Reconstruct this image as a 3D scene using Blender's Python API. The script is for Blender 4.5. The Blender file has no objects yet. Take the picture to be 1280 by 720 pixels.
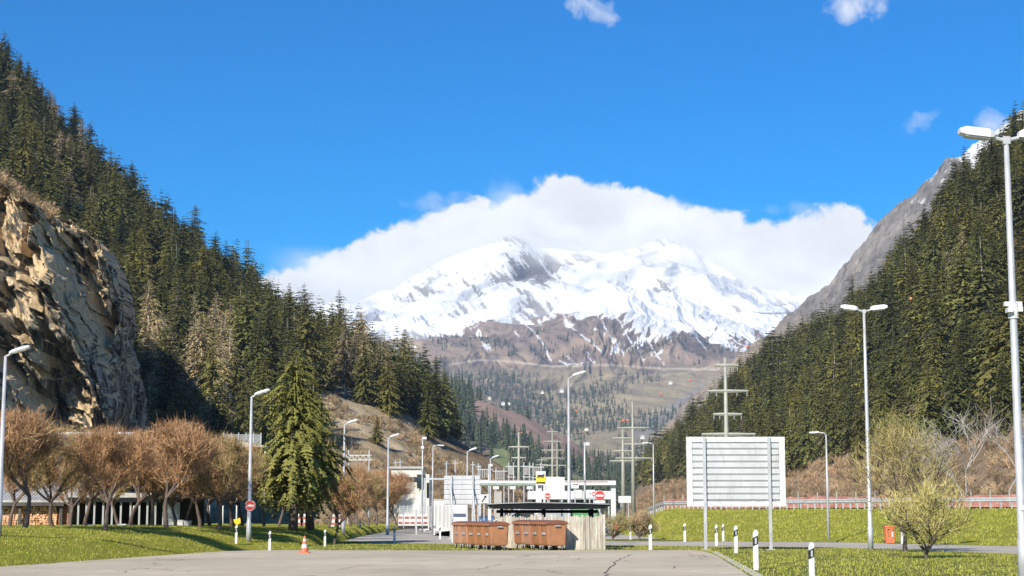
import bpy, math, random
import numpy as np
from mathutils import Vector, Matrix
random.seed(7); R0 = np.random.RandomState(11)
PI = math.pi
SC = bpy.context.scene
COL = SC.collection

# ------------------------------------------------------------------ camera
F = 2080.0; CAMH = 1.55; PITCH = math.radians(7.8)
cp, sp = math.cos(PITCH), math.sin(PITCH)
cam_d = bpy.data.cameras.new('camera'); cam = bpy.data.objects.new('camera', cam_d); COL.objects.link(cam)
cam.location = (0, 0, CAMH); cam.rotation_euler = (PI/2 + PITCH, 0, 0)
cam_d.sensor_width = 36; cam_d.lens = F/1280*36; cam_d.clip_start = 0.5; cam_d.clip_end = 60000
SC.camera = cam

def P(px, py, Y):
    """world point seen at (px, py) of the 1280x720 photo at distance Y (works on arrays)"""
    a = (np.asarray(px, float)-640)/F; b = (360-np.asarray(py, float))/F
    dy = cp - b*sp; dz = sp + b*cp
    t = Y/dy
    return np.stack(np.broadcast_arrays(a*t, Y + 0*t, CAMH + dz*t), -1)
def G(px, py, z=0.0):
    """world point on the level z seen at (px, py)"""
    a = (px-640)/F; b = (360-py)/F
    dy = cp - b*sp; dz = sp + b*cp
    t = (z-CAMH)/dz
    return Vector((a*t, dy*t, z))
def PV(px, py, Y): return Vector(P(px, py, Y).tolist())
def proj(p):
    p = np.asarray(p, float); X, Y, Z = p[..., 0], p[..., 1], p[..., 2]-CAMH
    d = Y*cp + Z*sp; v = Z*cp - Y*sp
    return 640+F*X/d, 360-F*v/d

# ------------------------------------------------------------------ numpy noise
_perm = np.random.RandomState(3).permutation(256).astype(np.int64); _perm = np.concatenate([_perm]*3)
_g = np.random.RandomState(4).normal(size=(256, 3)); _g /= np.linalg.norm(_g, axis=1)[:, None]
def pn(p):
    p = np.asarray(p, float); i = np.floor(p).astype(np.int64); f = p-i; i &= 255
    u = f*f*f*(f*(f*6-15)+10); r = 0
    for dx in (0, 1):
        for dy in (0, 1):
            for dz in (0, 1):
                h = _perm[_perm[_perm[(i[..., 0]+dx) & 255]+((i[..., 1]+dy) & 255)]+((i[..., 2]+dz) & 255)]
                g = _g[h]
                d = g[..., 0]*(f[..., 0]-dx)+g[..., 1]*(f[..., 1]-dy)+g[..., 2]*(f[..., 2]-dz)
                w = (u[..., 0] if dx else 1-u[..., 0])*(u[..., 1] if dy else 1-u[..., 1])*(u[..., 2] if dz else 1-u[..., 2])
                r = r+w*d
    return r*1.6
def fbm(p, o=4, rough=.5):
    p = np.asarray(p, float); a = 1; s = 0; t = 0
    for k in range(o):
        s = s+a*pn(p+17.3*k); t += a; a *= rough; p = p*2.03
    return s/t
def ridged(p, o=4, rough=.5):
    p = np.asarray(p, float); a = 1; s = 0; t = 0
    for k in range(o):
        s = s+a*(1-2*np.abs(pn(p+9.1*k))); t += a; a *= rough; p = p*2.07
    return s/t
def facets(p, s, seed=0):
    """angular relief: every cell of a jittered lattice is a plane of its own tilt"""
    p = np.asarray(p, float)/s; i0 = np.floor(p).astype(np.int64); best = np.full(p.shape[:-1], 1e9); val = np.zeros(p.shape[:-1])
    for dx in (-1, 0, 1):
        for dy in (-1, 0, 1):
            for dz in (-1, 0, 1):
                c = i0+np.array([dx, dy, dz]); h = _perm[_perm[_perm[(c[..., 0]+seed) & 255]+(c[..., 1] & 255)]+(c[..., 2] & 255)]; h2 = _perm[h+7]
                d = p-(c+.5+.48*_g[h]); dist = (d**2).sum(-1); v = (d*_g[h2]).sum(-1)+.5*_g[h2][..., 1]; m = dist < best
                best = np.where(m, dist, best); val = np.where(m, v, val)
    return val
def sstep(a, b, x): t = np.clip((x-a)/(b-a), 0, 1); return t*t*(3-2*t)

# ------------------------------------------------------------------ mesh builder
class MB:
    def __init__(s): s.v = []; s.f = []
    def add(s, vs, fs):
        n = len(s.v); s.v += [tuple(v) for v in vs]; s.f += [tuple(i+n for i in f) for f in fs]; return s
    def box(s, c, size, rz=0, rx=0, ry=0, taper=1.0):
        hx, hy, hz = size[0]/2, size[1]/2, size[2]/2
        m = Matrix.Translation(Vector(c)) @ Matrix.Rotation(rz, 4, 'Z') @ Matrix.Rotation(ry, 4, 'Y') @ Matrix.Rotation(rx, 4, 'X')
        vs = []
        for z, t in ((-hz, taper), (hz, 1)):
            for x, y in ((-hx, -hy), (hx, -hy), (hx, hy), (-hx, hy)): vs.append(m @ Vector((x*t, y*t, z)))
        return s.add(vs, [(3, 2, 1, 0), (4, 5, 6, 7), (0, 1, 5, 4), (1, 2, 6, 5), (2, 3, 7, 6), (3, 0, 4, 7)])
    def tube(s, pts, rad, n=8, cap=True):
        pts = [Vector(p) for p in pts]
        if not hasattr(rad, '__len__'): rad = [rad]*len(pts)
        base = len(s.v); prev = None
        for i, p in enumerate(pts):
            d = (pts[min(i+1, len(pts)-1)]-pts[max(i-1, 0)]).normalized()
            if prev is None: a = Vector((1, 0, 0)) if abs(d.x) < .9 else Vector((0, 1, 0))
            else: a = prev
            x = (a - d*a.dot(d)).normalized(); y = d.cross(x); prev = x
            for k in range(n):
                t = 2*PI*k/n; s.v.append(tuple(p+(x*math.cos(t)+y*math.sin(t))*rad[i]))
        for i in range(len(pts)-1):
            for k in range(n):
                a = base+i*n+k; b = base+i*n+(k+1) % n
                s.f.append((a, b, b+n, a+n))
        if cap:
            s.f.append(tuple(base+k for k in range(n))[::-1]); e = base+(len(pts)-1)*n
            s.f.append(tuple(e+k for k in range(n)))
        return s
    def prism(s, poly, ax0, ux, uy, depth):
        """poly 2D in plane (ux,uy) from origin ax0, extruded by vector depth"""
        n = len(poly); ux = Vector(ux); uy = Vector(uy); o = Vector(ax0); d = Vector(depth)
        vs = [o+ux*a+uy*b for a, b in poly]+[o+ux*a+uy*b+d for a, b in poly]
        fs = [tuple(range(n))[::-1], tuple(range(n, 2*n))]+[(i, (i+1) % n, n+(i+1) % n, n+i) for i in range(n)]
        return s.add(vs, fs)
    def disc(s, c, r, nrm_y, th, n=24):
        poly = [(r*math.cos(2*PI*k/n), r*math.sin(2*PI*k/n)) for k in range(n)]
        return s.prism(poly, c, (1, 0, 0), (0, 0, 1), (0, th, 0))
    def build(s, name, mat, parent=None, smooth=False, label=None, loc=None):
        me = bpy.data.meshes.new(name); me.from_pydata(s.v, [], s.f); me.materials.append(mat); me.update()
        if smooth: me.polygons.foreach_set('use_smooth', [True]*len(me.polygons))
        o = bpy.data.objects.new(name, me); COL.objects.link(o)
        if parent is not None: o.parent = parent
        if label: o['label'] = label
        if loc is not None: o.location = loc
        return o
def npmesh(name, V, Fc, mat, attrs=None, smooth=False, parent=None, link=True):
    """V (n,3); Fc (m,3) or (m,4)"""
    me = bpy.data.meshes.new(name); V = np.asarray(V, np.float32); Fc = np.asarray(Fc, np.int32); k = Fc.shape[1]
    me.vertices.add(len(V)); me.vertices.foreach_set('co', V.ravel())
    me.loops.add(Fc.size); me.loops.foreach_set('vertex_index', Fc.ravel())
    me.polygons.add(len(Fc)); me.polygons.foreach_set('loop_start', np.arange(0, Fc.size, k, dtype=np.int32))
    me.polygons.foreach_set('loop_total', np.full(len(Fc), k, np.int32))
    if smooth: me.polygons.foreach_set('use_smooth', np.ones(len(Fc), bool))
    me.update(calc_edges=True)
    for an, (ty, arr) in (attrs or {}).items():
        at = me.attributes.new(an, ty, 'POINT')
        at.data.foreach_set('color' if ty == 'FLOAT_COLOR' else 'value', np.asarray(arr, np.float32).ravel())
    me.materials.append(mat)
    if not link: return me
    o = bpy.data.objects.new(name, me); COL.objects.link(o)
    if parent is not None: o.parent = parent
    return o
def tag(o, label=None, cat=None, group=None, kind=None):
    if label: o['label'] = label
    if cat: o['category'] = cat
    if group: o['group'] = group
    if kind: o['kind'] = kind
    return o
def empty(name, loc, label, cat, group=None, rz=0, s=1):
    o = bpy.data.objects.new(name, None); COL.objects.link(o); o.location = loc; o.rotation_euler = (0, 0, rz); o.scale = (s, s, s)
    o.empty_display_size = .2
    return tag(o, label, cat, group)
def copy_tree(root, loc, label=None, rz=None, s=None, cat=None, group=None):
    r = root.copy(); COL.objects.link(r); r.location = loc
    if rz is not None: r.rotation_euler = (0, 0, rz)
    if s is not None: r.scale = s if hasattr(s, '__len__') else (s, s, s)
    tag(r, label, cat, group)
    for ch in root.children:
        c = ch.copy(); COL.objects.link(c); c.parent = r
        for g in ch.children:
            d = g.copy(); COL.objects.link(d); d.parent = c
    return r

# ------------------------------------------------------------------ materials
def newmat(name):
    m = bpy.data.materials.new(name); m.use_nodes = True; nt = m.node_tree
    return m, nt, nt.nodes['Principled BSDF']
def ramp(nt, fac, stops, interp='LINEAR'):
    r = nt.nodes.new('ShaderNodeValToRGB'); r.color_ramp.interpolation = interp
    el = r.color_ramp.elements
    el[0].position = stops[0][0]; el[0].color = (*stops[0][1], 1); el[1].position = stops[1][0]; el[1].color = (*stops[1][1], 1)
    for p, c in stops[2:]:
        e = el.new(p); e.color = (*c, 1)
    nt.links.new(fac, r.inputs[0]); return r.outputs[0]
def noise(nt, vec, scale, detail=4, rough=.55, dist=0, mp=None):
    n = nt.nodes.new('ShaderNodeTexNoise'); n.inputs['Scale'].default_value = scale; n.inputs['Detail'].default_value = detail
    n.inputs['Roughness'].default_value = rough; n.inputs['Distortion'].default_value = dist
    if mp:
        m = nt.nodes.new('ShaderNodeMapping'); m.inputs['Scale'].default_value = mp; nt.links.new(vec, m.inputs[0]); vec = m.outputs[0]
    nt.links.new(vec, n.inputs['Vector']); return n.outputs[0]
def math_(nt, op, a, b=None, clamp=False):
    n = nt.nodes.new('ShaderNodeMath'); n.operation = op; n.use_clamp = clamp
    for i, x in enumerate((a, b)):
        if x is None: continue
        if isinstance(x, (int, float)): n.inputs[i].default_value = x
        else: nt.links.new(x, n.inputs[i])
    return n.outputs[0]
def mixc(nt, fac, a, b, mode='MIX'):
    n = nt.nodes.new('ShaderNodeMix'); n.data_type = 'RGBA'; n.blend_type = mode
    for s, x in ((0, fac), (6, a), (7, b)):
        if isinstance(x, (int, float)): n.inputs[s].default_value = x
        elif isinstance(x, tuple): n.inputs[s].default_value = (*x, 1)
        else: nt.links.new(x, n.inputs[s])
    return n.outputs[2]
def coords(nt, world=False):
    if world: return nt.nodes.new('ShaderNodeNewGeometry').outputs['Position']
    return nt.nodes.new('ShaderNodeTexCoord').outputs['Object']
def bump(nt, h, bs, dist=.05, strength=1):
    b = nt.nodes.new('ShaderNodeBump'); b.inputs['Distance'].default_value = dist; b.inputs['Strength'].default_value = strength
    nt.links.new(h, b.inputs['Height']); nt.links.new(b.outputs[0], bs.inputs['Normal'])
def sc_(c, k): return tuple(min(1, x*k) for x in c)
def plain(name, col, rough=.6, metal=0, var=.18, scale=3, grime=None, spec=None):
    """painted / metal / concrete surface with slight mottling and faint dirt"""
    m, nt, bs = newmat(name); c = coords(nt, True)
    n = noise(nt, c, scale, 5, .6)
    col_o = ramp(nt, n, [(.3, sc_(col, 1-var)), (.7, sc_(col, 1+var*.6))])
    if grime:
        g = noise(nt, c, scale*2.3, 6, .7, mp=(1, 1, .25)); g = math_(nt, 'MULTIPLY', math_(nt, 'SUBTRACT', g, .52, True), 5, True)
        col_o = mixc(nt, g, col_o, grime)
    nt.links.new(col_o, bs.inputs['Base Color']); bs.inputs['Roughness'].default_value = rough; bs.inputs['Metallic'].default_value = metal
    if spec is not None: bs.inputs['Specular IOR Level'].default_value = spec
    return m
def foliage(name, dark, light, alt, sat=.25):
    m, nt, bs = newmat(name)
    oi = nt.nodes.new('ShaderNodeObjectInfo').outputs['Random']
    at = nt.nodes.new('ShaderNodeAttribute'); at.attribute_name = 'tint'
    t = math_(nt, 'FRACT', math_(nt, 'ADD', oi, at.outputs['Fac']))
    isl = nt.nodes.new('ShaderNodeNewGeometry').outputs['Random Per Island']
    c = mixc(nt, isl, dark, light)
    c2 = mixc(nt, math_(nt, 'MULTIPLY', t, t), c, alt)
    k = math_(nt, 'ADD', math_(nt, 'MULTIPLY', math_(nt, 'FRACT', math_(nt, 'MULTIPLY', t, 7.31)), 1.0), .5)
    h = nt.nodes.new('ShaderNodeHueSaturation'); nt.links.new(c2, h.inputs['Color']); nt.links.new(k, h.inputs['Value'])
    nt.links.new(h.outputs[0], bs.inputs['Base Color']); bs.inputs['Roughness'].default_value = .75
    bs.inputs['Specular IOR Level'].default_value = .25
    return m
def vcol(name, nscale=.02, amt=.25, rough=.9, bumpd=0, bs_scale=.1):
    m, nt, bs = newmat(name); at = nt.nodes.new('ShaderNodeAttribute'); at.attribute_name = 'Col'
    c = coords(nt, True); n = noise(nt, c, nscale, 8, .65)
    k = ramp(nt, n, [(.3, (1-amt,)*3), (.7, (1+amt*.3,)*3)])
    nt.links.new(mixc(nt, 1.0, at.outputs['Color'], k, 'MULTIPLY'), bs.inputs['Base Color'])
    bs.inputs['Roughness'].default_value = rough; bs.inputs['Specular IOR Level'].default_value = .15
    if bumpd: bump(nt, noise(nt, c, bs_scale, 8, .7), bs, bumpd)
    return m

M = {}
M['pole'] = plain('galvanised_pole', (.50, .51, .52), .5, .25, .18, 2, (.36, .35, .33))
M['white'] = plain('white_paint', (.64, .64, .63), .55, 0, .10, 1.5, (.5, .48, .45))
M['lampshell'] = plain('lamp_housing', (.68, .69, .69), .35, 0, .05, 3)
M['lens'] = plain('lamp_lens', (.45, .47, .48), .2, 0, .1, 8)
M['dark'] = plain('dark_metal', (.014, .016, .018), .85, 0, .3, 3, spec=.1)
M['black'] = plain('black_plastic', (.02, .02, .022), .45)
M['red'] = plain('red_paint', (.55, .05, .045), .4, 0, .08, 3)
M['redlight'] = plain('orange_red_paint', (.75, .16, .07), .5, 0, .12, 4)
M['yellow'] = plain('yellow_paint', (.85, .58, .02), .45, 0, .06, 3)
M['grey'] = plain('grey_paint', (.35, .36, .36), .5, .1, .12, 3)
M['palegrey'] = plain('pale_grey_sheet', (.55, .56, .57), .5, .1, .10, 1.2, (.42, .41, .40))
M['concrete'] = plain('concrete', (.42, .40, .37), .9, 0, .2, 1.2, (.28, .26, .23))
M['render'] = plain('wall_render', (.66, .64, .58), .85, 0, .08, .6, (.5, .47, .42))
M['pylon'] = plain('pylon_steel', (.36, .37, .31), .6, .2, .15, .6)
M['glass'] = plain('dark_glass', (.03, .04, .05), .08, 0, .2, .5)
M['rust'] = plain('barrier_red', (.36, .13, .10), .8, 0, .25, 1.2, (.45, .25, .2))
M['green'] = plain('green_paint', (.10, .30, .12), .4)
M['blue'] = plain('blue_paint', (.06, .16, .35), .4)
M['bin1'] = plain('brown_plastic', (.38, .17, .078), .6, 0, .2, 2.5, (.27, .14, .08))
M['bin2'] = plain('faded_brown_plastic', (.46, .24, .15), .6, 0, .15, 2.5, (.36, .17, .1))
M['binlid'] = plain('lid_brown_plastic', (.22, .085, .042), .5, 0, .2, 4)
M['bark'] = plain('bark', (.13, .10, .08), .9, 0, .45, 6)
M['barkpale'] = plain('pale_bark', (.48, .45, .40), .85, 0, .35, 3)
M['barkred'] = plain('orchard_bark', (.14, .10, .08), .9, 0, .4, 8)
M['rubber'] = plain('rubber', (.025, .025, .025), .8)
def twig(name, a, b):
    m, nt, bs = newmat(name); isl = nt.nodes.new('ShaderNodeNewGeometry').outputs['Random Per Island']
    nt.links.new(mixc(nt, isl, a, b), bs.inputs['Base Color']); bs.inputs['Roughness'].default_value = .85; return m
M['twigred'] = twig('reddish_twigs', (.22, .11, .05), (.60, .36, .18))
M['twigolive'] = twig('olive_twigs', (.24, .19, .06), (.48, .40, .17))
M['twigbrown'] = twig('brown_twigs', (.30, .20, .08), (.48, .36, .17))
M['twigbush'] = twig('straw_olive_twigs', (.32, .27, .07), (.60, .52, .20))
M['twigtan'] = twig('tan_twigs', (.30, .20, .11), (.56, .42, .24))
M['twiggrey'] = twig('grey_twigs', (.30, .25, .22), (.50, .44, .39))
M['scrub'] = foliage('scrub_twigs', (.21, .15, .09), (.44, .34, .20), (.38, .25, .15))
M['larch'] = foliage('bare_larch', (.27, .20, .10), (.46, .36, .19), (.34, .27, .16))
M['spruce'] = foliage('spruce_needles', (.026, .036, .011), (.115, .122, .034), (.17, .15, .038))
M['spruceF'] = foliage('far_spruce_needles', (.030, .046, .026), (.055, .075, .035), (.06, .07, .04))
M['cedar'] = foliage('conifer_needles', (.045, .054, .012), (.175, .165, .038), (.15, .135, .03))
M['sprucewhite'] = foliage('young_leaves', (.16, .20, .04), (.34, .36, .10), (.30, .30, .10))
# ------------------------------------------------------------------ terrain
def ground_mat():
    m, nt, bs = newmat('valley_grass'); c = coords(nt, True)
    big = noise(nt, c, .05, 5, .6); mid = noise(nt, c, .45, 6, .7); fine = noise(nt, c, 6, 6, .75)
    a = ramp(nt, big, [(.35, (.15, .18, .042)), (.65, (.21, .235, .055))])
    b = ramp(nt, mid, [(.32, (.32, .27, .12)), (.46, (.25, .24, .065)), (.62, (.20, .235, .042))])
    col = mixc(nt, .6, a, b)
    k = ramp(nt, fine, [(.25, (.72,)*3), (.75, (1.2,)*3)])
    col = mixc(nt, 1.0, col, k, 'MULTIPLY')
    sep = nt.nodes.new('ShaderNodeSeparateXYZ'); nt.links.new(c, sep.inputs[0])
    far = nt.nodes.new('ShaderNodeMapRange'); nt.links.new(sep.outputs[1], far.inputs[0]); far.inputs[1].default_value = 200; far.inputs[2].default_value = 330
    fcol = ramp(nt, noise(nt, c, .03, 6, .6), [(.35, (.20, .15, .095)), (.6, (.26, .22, .10))])
    col = mixc(nt, far.outputs[0], col, fcol)
    nt.links.new(col, bs.inputs['Base Color']); bs.inputs['Roughness'].default_value = .95; bs.inputs['Specular IOR Level'].default_value = .1
    bump(nt, noise(nt, c, 9, 6, .8), bs, .12); return m
def bank_mat():
    m, nt, bs = newmat('bank_grass'); c = coords(nt, True)
    mid = noise(nt, c, .35, 6, .7); fine = noise(nt, c, 5, 6, .75, mp=(1, .5, .5)); dry = noise(nt, c, .9, 5, .75)
    col = ramp(nt, mid, [(.3, (.30, .28, .06)), (.5, (.35, .35, .045)), (.7, (.27, .31, .035))])
    d = math_(nt, 'MULTIPLY', math_(nt, 'SUBTRACT', dry, .53, True), 6, True)
    col = mixc(nt, math_(nt, 'MULTIPLY', d, .65), col, (.34, .28, .13))
    col = mixc(nt, 1.0, col, ramp(nt, fine, [(.25, (.68,)*3), (.75, (1.2,)*3)]), 'MULTIPLY')
    nt.links.new(col, bs.inputs['Base Color']); bs.inputs['Roughness'].default_value = .95; bs.inputs['Specular IOR Level'].default_value = .1
    bump(nt, noise(nt, c, 7, 6, .8), bs, .15); return m
def asphalt_mat(name, base, warm):
    m, nt, bs = newmat(name); c = coords(nt, True)
    big = noise(nt, c, .12, 6, .65); mid = noise(nt, c, 1.1, 6, .7); fine = noise(nt, c, 45, 3, .7)
    col = ramp(nt, big, [(.3, sc_(base, .88)), (.7, warm)])
    col = mixc(nt, 1.0, col, ramp(nt, mid, [(.3, (.86,)*3), (.7, (1.07,)*3)]), 'MULTIPLY')
    col = mixc(nt, 1.0, col, ramp(nt, fine, [(.25, (.84,)*3), (.75, (1.12,)*3)]), 'MULTIPLY')
    v = nt.nodes.new('ShaderNodeTexVoronoi'); v.feature = 'DISTANCE_TO_EDGE'; v.inputs['Scale'].default_value = .11
    wn = nt.nodes.new('ShaderNodeTexNoise'); wn.inputs['Scale'].default_value = .4; wn.inputs['Detail'].default_value = 6; nt.links.new(c, wn.inputs['Vector'])
    wm = mixc(nt, .86, wn.outputs[1], c); wadd = nt.nodes.new('ShaderNodeVectorMath'); wadd.operation = 'MULTIPLY_ADD'
    nt.links.new(wn.outputs[1], wadd.inputs[0]); wadd.inputs[1].default_value = (3, 3, 0); nt.links.new(c, wadd.inputs[2])
    nt.links.new(wadd.outputs[0], v.inputs['Vector'])
    crack = math_(nt, 'LESS_THAN', v.outputs['Distance'], .0028)
    gate = math_(nt, 'GREATER_THAN', noise(nt, c, .16, 2), .46)
    crack = math_(nt, 'MULTIPLY', crack, gate)
    col = mixc(nt, math_(nt, 'MULTIPLY', crack, .7), col, (.07, .065, .06))
    nt.links.new(col, bs.inputs['Base Color']); bs.inputs['Roughness'].default_value = .92; bs.inputs['Specular IOR Level'].default_value = .15
    bump(nt, fine, bs, .01); return m
M['grass'] = ground_mat(); M['bank'] = bank_mat()
M['lot'] = asphalt_mat('worn_asphalt', (.48, .415, .31), (.62, .535, .40))
M['roadm'] = asphalt_mat('road_asphalt', (.45, .405, .335), (.52, .47, .39))
M['kerb'] = plain('kerb_stone', (.52, .50, .46), .85, 0, .2, 2)

# ground sheet, graded so that the near part is fine
def graded(a, b, n, k): t = np.linspace(-1, 1, n); t = np.sign(t)*np.abs(t)**k; return (a+b)/2+(b-a)/2*t
gx_ = graded(-7900, 7900, 160, 4); gy_ = -400+(7500+400)*np.linspace(0, 1, 200)**3
X, Y = np.meshgrid(gx_, gy_)
Zg = np.where(Y > 2000, (Y-2000)*.0, 0)
V = np.stack([X, Y, Zg], -1).reshape(-1, 3)
def gridfaces(nu, nv, flip=False):
    i = np.arange(nu-1)[None, :]; j = np.arange(nv-1)[:, None]; a = j*nu+i
    f = np.stack([a, a+1, a+nu+1, a+nu], -1).reshape(-1, 4)
    return f[:, ::-1] if flip else f
g = npmesh('ground', V, gridfaces(160, 200), M['grass']); tag(g, kind='structure')

def sheet(name, pts, z, mat, th=None, label=None):
    mb = MB(); n = len(pts)
    if th is None: mb.add([(p[0], p[1], z) for p in pts], [tuple(range(n))])
    else: mb.prism([(p[0], p[1]) for p in pts], (0, 0, z-th), (1, 0, 0), (0, 1, 0), (0, 0, th))
    o = mb.build(name, mat); tag(o, kind='structure'); return o
def GP(l, z=0): return [tuple(G(x, y, z))[:2] for x, y in l]
def wob(l, step=.6, amp=.05, seed=0):
    """subdivide an outline and let it wander a little, as an asphalt edge does"""
    out = []; 
    for i in range(len(l)):
        a = Vector((*l[i], 0)); b = Vector((*l[(i+1) % len(l)], 0)); n = max(1, min(200, int((b-a).length/step)))
        for k in range(n):
            p = a.lerp(b, k/n); q = np.array([p.x*.9, p.y*.9, seed*5.]); 
            out.append((p.x+amp*float(pn(q)), p.y+amp*2.5*float(pn(q+31))))
    return out
lot_px = [(0, 708.5), (50, 705), (100, 701.5), (150, 698), (200, 694.5), (250, 690.8), (300, 688), (340, 687.6), (560, 688.2), (760, 688), (862, 687.6), (880, 689), (895, 694), (937, 720)]
lot = GP(lot_px)
lot = lot+[(3.0, 12), (2.0, -30), (-30, -30), (-22, 30)]
sheet('car_park', wob(lot, .6, .05), .004, M['lot'])
# kerb line along the right edge of the car park
k0, k1, k2 = G(886, 689.5), G(905, 700.5), G(937, 720)
mb = MB()
for a, b in ((k0, k1), (k1, k2), (k2, Vector((4.4, 26, 0)))):
    d = (b-a).normalized(); s = Vector((d.y, -d.x, 0))*.14
    mb.add([a-s+Vector((.22, 0, .009)), a+s+Vector((.22, 0, .009)), b+s+Vector((.22, 0, .009)), b-s+Vector((.22, 0, .009))], [(0, 1, 2, 3)])
tag(mb.build('kerb', M['kerb']), kind='structure')
rd = GP([(1500, 703), (1280, 693.2), (1170, 688.5), (1060, 685), (980, 684), (900, 683.2), (760, 682), (660, 681), (560, 680.3), (470, 678.5), (430, 676), (445, 670.5), (470, 666), (520, 658), (560, 654.2), (600, 651.8), (640, 651.5), (655, 653),
         (600, 658), (572, 666), (585, 672.5), (640, 675.5), (760, 676.5), (900, 676.8), (1060, 678.2), (1280, 683.2), (1500, 691)])
sheet('road', wob(rd, 1.2, .06, 3), .004, M['roadm'])
sheet('grass_strip', wob(GP([(541, 669.5), (550, 665.5), (566, 662.5), (590, 668), (584, 672)]), .8, .1), .008, M['grass'])
yard = [(-22, 175), (-24, 420), (70, 420), (48, 175), (20, 118), (6, 112), (-4, 112), (-12, 130)]
def crack(px_pts, w, sd):
    rs = np.random.RandomState(sd); mb = MB(); pts = [G(*p) for p in px_pts]; out = []
    for a_, b_ in zip(pts[:-1], pts[1:]):
        for k in range(6): out.append(a_.lerp(b_, k/6)+Vector((rs.normal()*.05, rs.normal()*.18, 0)))
    for k in range(len(out)-1):
        d = (out[k+1]-out[k]).normalized(); s = Vector((d.y, -d.x, 0))*w*(.4+rs.rand())
        mb.add([out[k]-s+Vector((0, 0, .008)), out[k]+s+Vector((0, 0, .008)), out[k+1]+s*.9+Vector((0, 0, .008)), out[k+1]-s*.9+Vector((0, 0, .008))], [(0, 1, 2, 3)])
    tag(mb.build('asphalt_crack', M['crack']), kind='structure')
M['crack'] = plain('crack_filler', (.13, .115, .095), .9)
crack([(788, 693), (775, 698), (766, 706), (758, 717), (752, 727)], .028, 1)
crack([(648, 697), (664, 694), (684, 692.5), (700, 692)], .03, 2)
crack([(840, 711), (846, 708), (880, 707), (915, 708)], .02, 3)
crack([(870, 695), (880, 694.5), (884, 697)], .03, 4)
crack([(420, 712), (470, 705), (540, 700), (600, 697)], .018, 5)
crack([(160, 704), (230, 700), (300, 697), (380, 695)], .022, 6)
crack([(40, 716), (110, 712), (200, 711)], .018, 7)
crack([(600, 713), (610, 709), (628, 705)], .018, 8)
sheet('forecourt', yard, -.0+.008, M['roadm'])

# ---- lofted slopes
class Loft:
    """columns = list of (px, [(py, Y) ...]) running from the foot to the crest and beyond"""
    def __init__(s, cols, nu, nv, prof=None):
        s.nu, s.nv = nu, nv
        px = np.array([c[0] for c in cols], float); nl = len(cols[0][1])
        u = np.linspace(px[0], px[-1], nu)
        lines = np.array([[q for q in c[1]] for c in cols], float)       # (ncol, nl, 2)
        W = np.zeros((nl, nu, 3))
        for l in range(nl):
            py = smooth_interp(u, px, lines[:, l, 0]); YY = smooth_interp(u, px, lines[:, l, 1])
            W[l] = P(u, py, YY)
        t = np.linspace(0, 1, nl); v = np.linspace(0, 1, nv)
        if prof is not None: t = np.array(prof)
        G3 = np.zeros((nv, nu, 3))
        for k in range(3):
            for i in range(nu): G3[:, i, k] = np.interp(v, t, W[:, i, k])
        # round the kinks of the profile
        for _ in range(max(1, nv//40)):
            G3[1:-1] = (G3[:-2]+2*G3[1:-1]+G3[2:])/4
        s.v = v; s.P = G3; s.u = u
    def normals(s):
        du = np.gradient(s.P, axis=1); dv = np.gradient(s.P, axis=0); n = np.cross(du, dv)
        n /= np.linalg.norm(n, axis=-1)[..., None]+1e-9
        return n
    def build(s, name, mat, attrs=None):
        o = npmesh(name, s.P.reshape(-1, 3), gridfaces(s.nu, s.nv), mat, attrs, True); return tag(o, kind='structure')
    def sample(s, n, rs, vmin=0, vmax=1):
        area = np.linalg.norm(np.cross(s.P[1:, :-1]-s.P[:-1, :-1], s.P[:-1, 1:]-s.P[:-1, :-1]), axis=-1)
        rows = (s.v[:-1] >= vmin) & (s.v[:-1] <= vmax); area = area*rows[:, None]
        c = np.cumsum(area.ravel()); k = np.searchsorted(c, rs.rand(n)*c[-1]); j, i = np.divmod(k, s.nu-1)
        a = rs.rand(n)[:, None]; b = rs.rand(n)[:, None]
        return (s.P[j, i]*(1-a)+s.P[j, i+1]*a)*(1-b)+(s.P[j+1, i]*(1-a)+s.P[j+1, i+1]*a)*b
def smooth_interp(x, xp, fp):
    xp = np.asarray(xp, float); fp = np.asarray(fp, float); m = np.gradient(fp, xp)
    i = np.clip(np.searchsorted(xp, x)-1, 0, len(xp)-2); h = xp[i+1]-xp[i]; t = np.clip((x-xp[i])/h, 0, 1)
    sec = np.diff(fp)/np.diff(xp); m = np.where(np.arange(len(fp)) % 1 == 0, m, m)
    h00 = 2*t**3-3*t**2+1; h10 = t**3-2*t**2+t; h01 = -2*t**3+3*t**2; h11 = t**3-t**2
    return h00*fp[i]+h10*h*m[i]*.8+h01*fp[i+1]+h11*h*m[i+1]*.8
def zpy(z, Y):  # photo row of level z at distance Y
    return proj((0, Y, z))[1]

# near left berm
bc = []
for px, yf, yc, Yc in [(-260, 735, 664, 46), (-150, 722, 664, 54), (0, 708.5, 661.5, 63), (100, 701.5, 660.5, 69), (200, 694.5, 659.5, 77), (300, 688, 660, 88), (390, 683.5, 661.5, 98), (430, 676, 660, 118), (450, 671, 659, 138), (480, 665.5, 657, 170), (510, 661, 655, 215), (530, 658, 654, 262)]:
    Yf = G(px, yf).y-.3
    zc = P(px, yc, Yc)[2]
    bc.append((px, [(zpy(-.05, Yf), Yf), (zpy(zc*.55, Yf*.6+Yc*.4), Yf*.6+Yc*.4), (yc, Yc), (zpy(zc+.02, Yc+22), Yc+22), (zpy(zc*.9, Yc+70), Yc+70), (zpy(-.3, Yc+90), Yc+90)]))
berm = Loft(bc, 260, 70, prof=[0, .3, .55, .75, .9, 1])
berm.P[..., 2] += .09*fbm(berm.P*.35, 4)*np.minimum(1, berm.v*8)[:, None]
o = berm.build('grass_bank', M['bank'])
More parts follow.
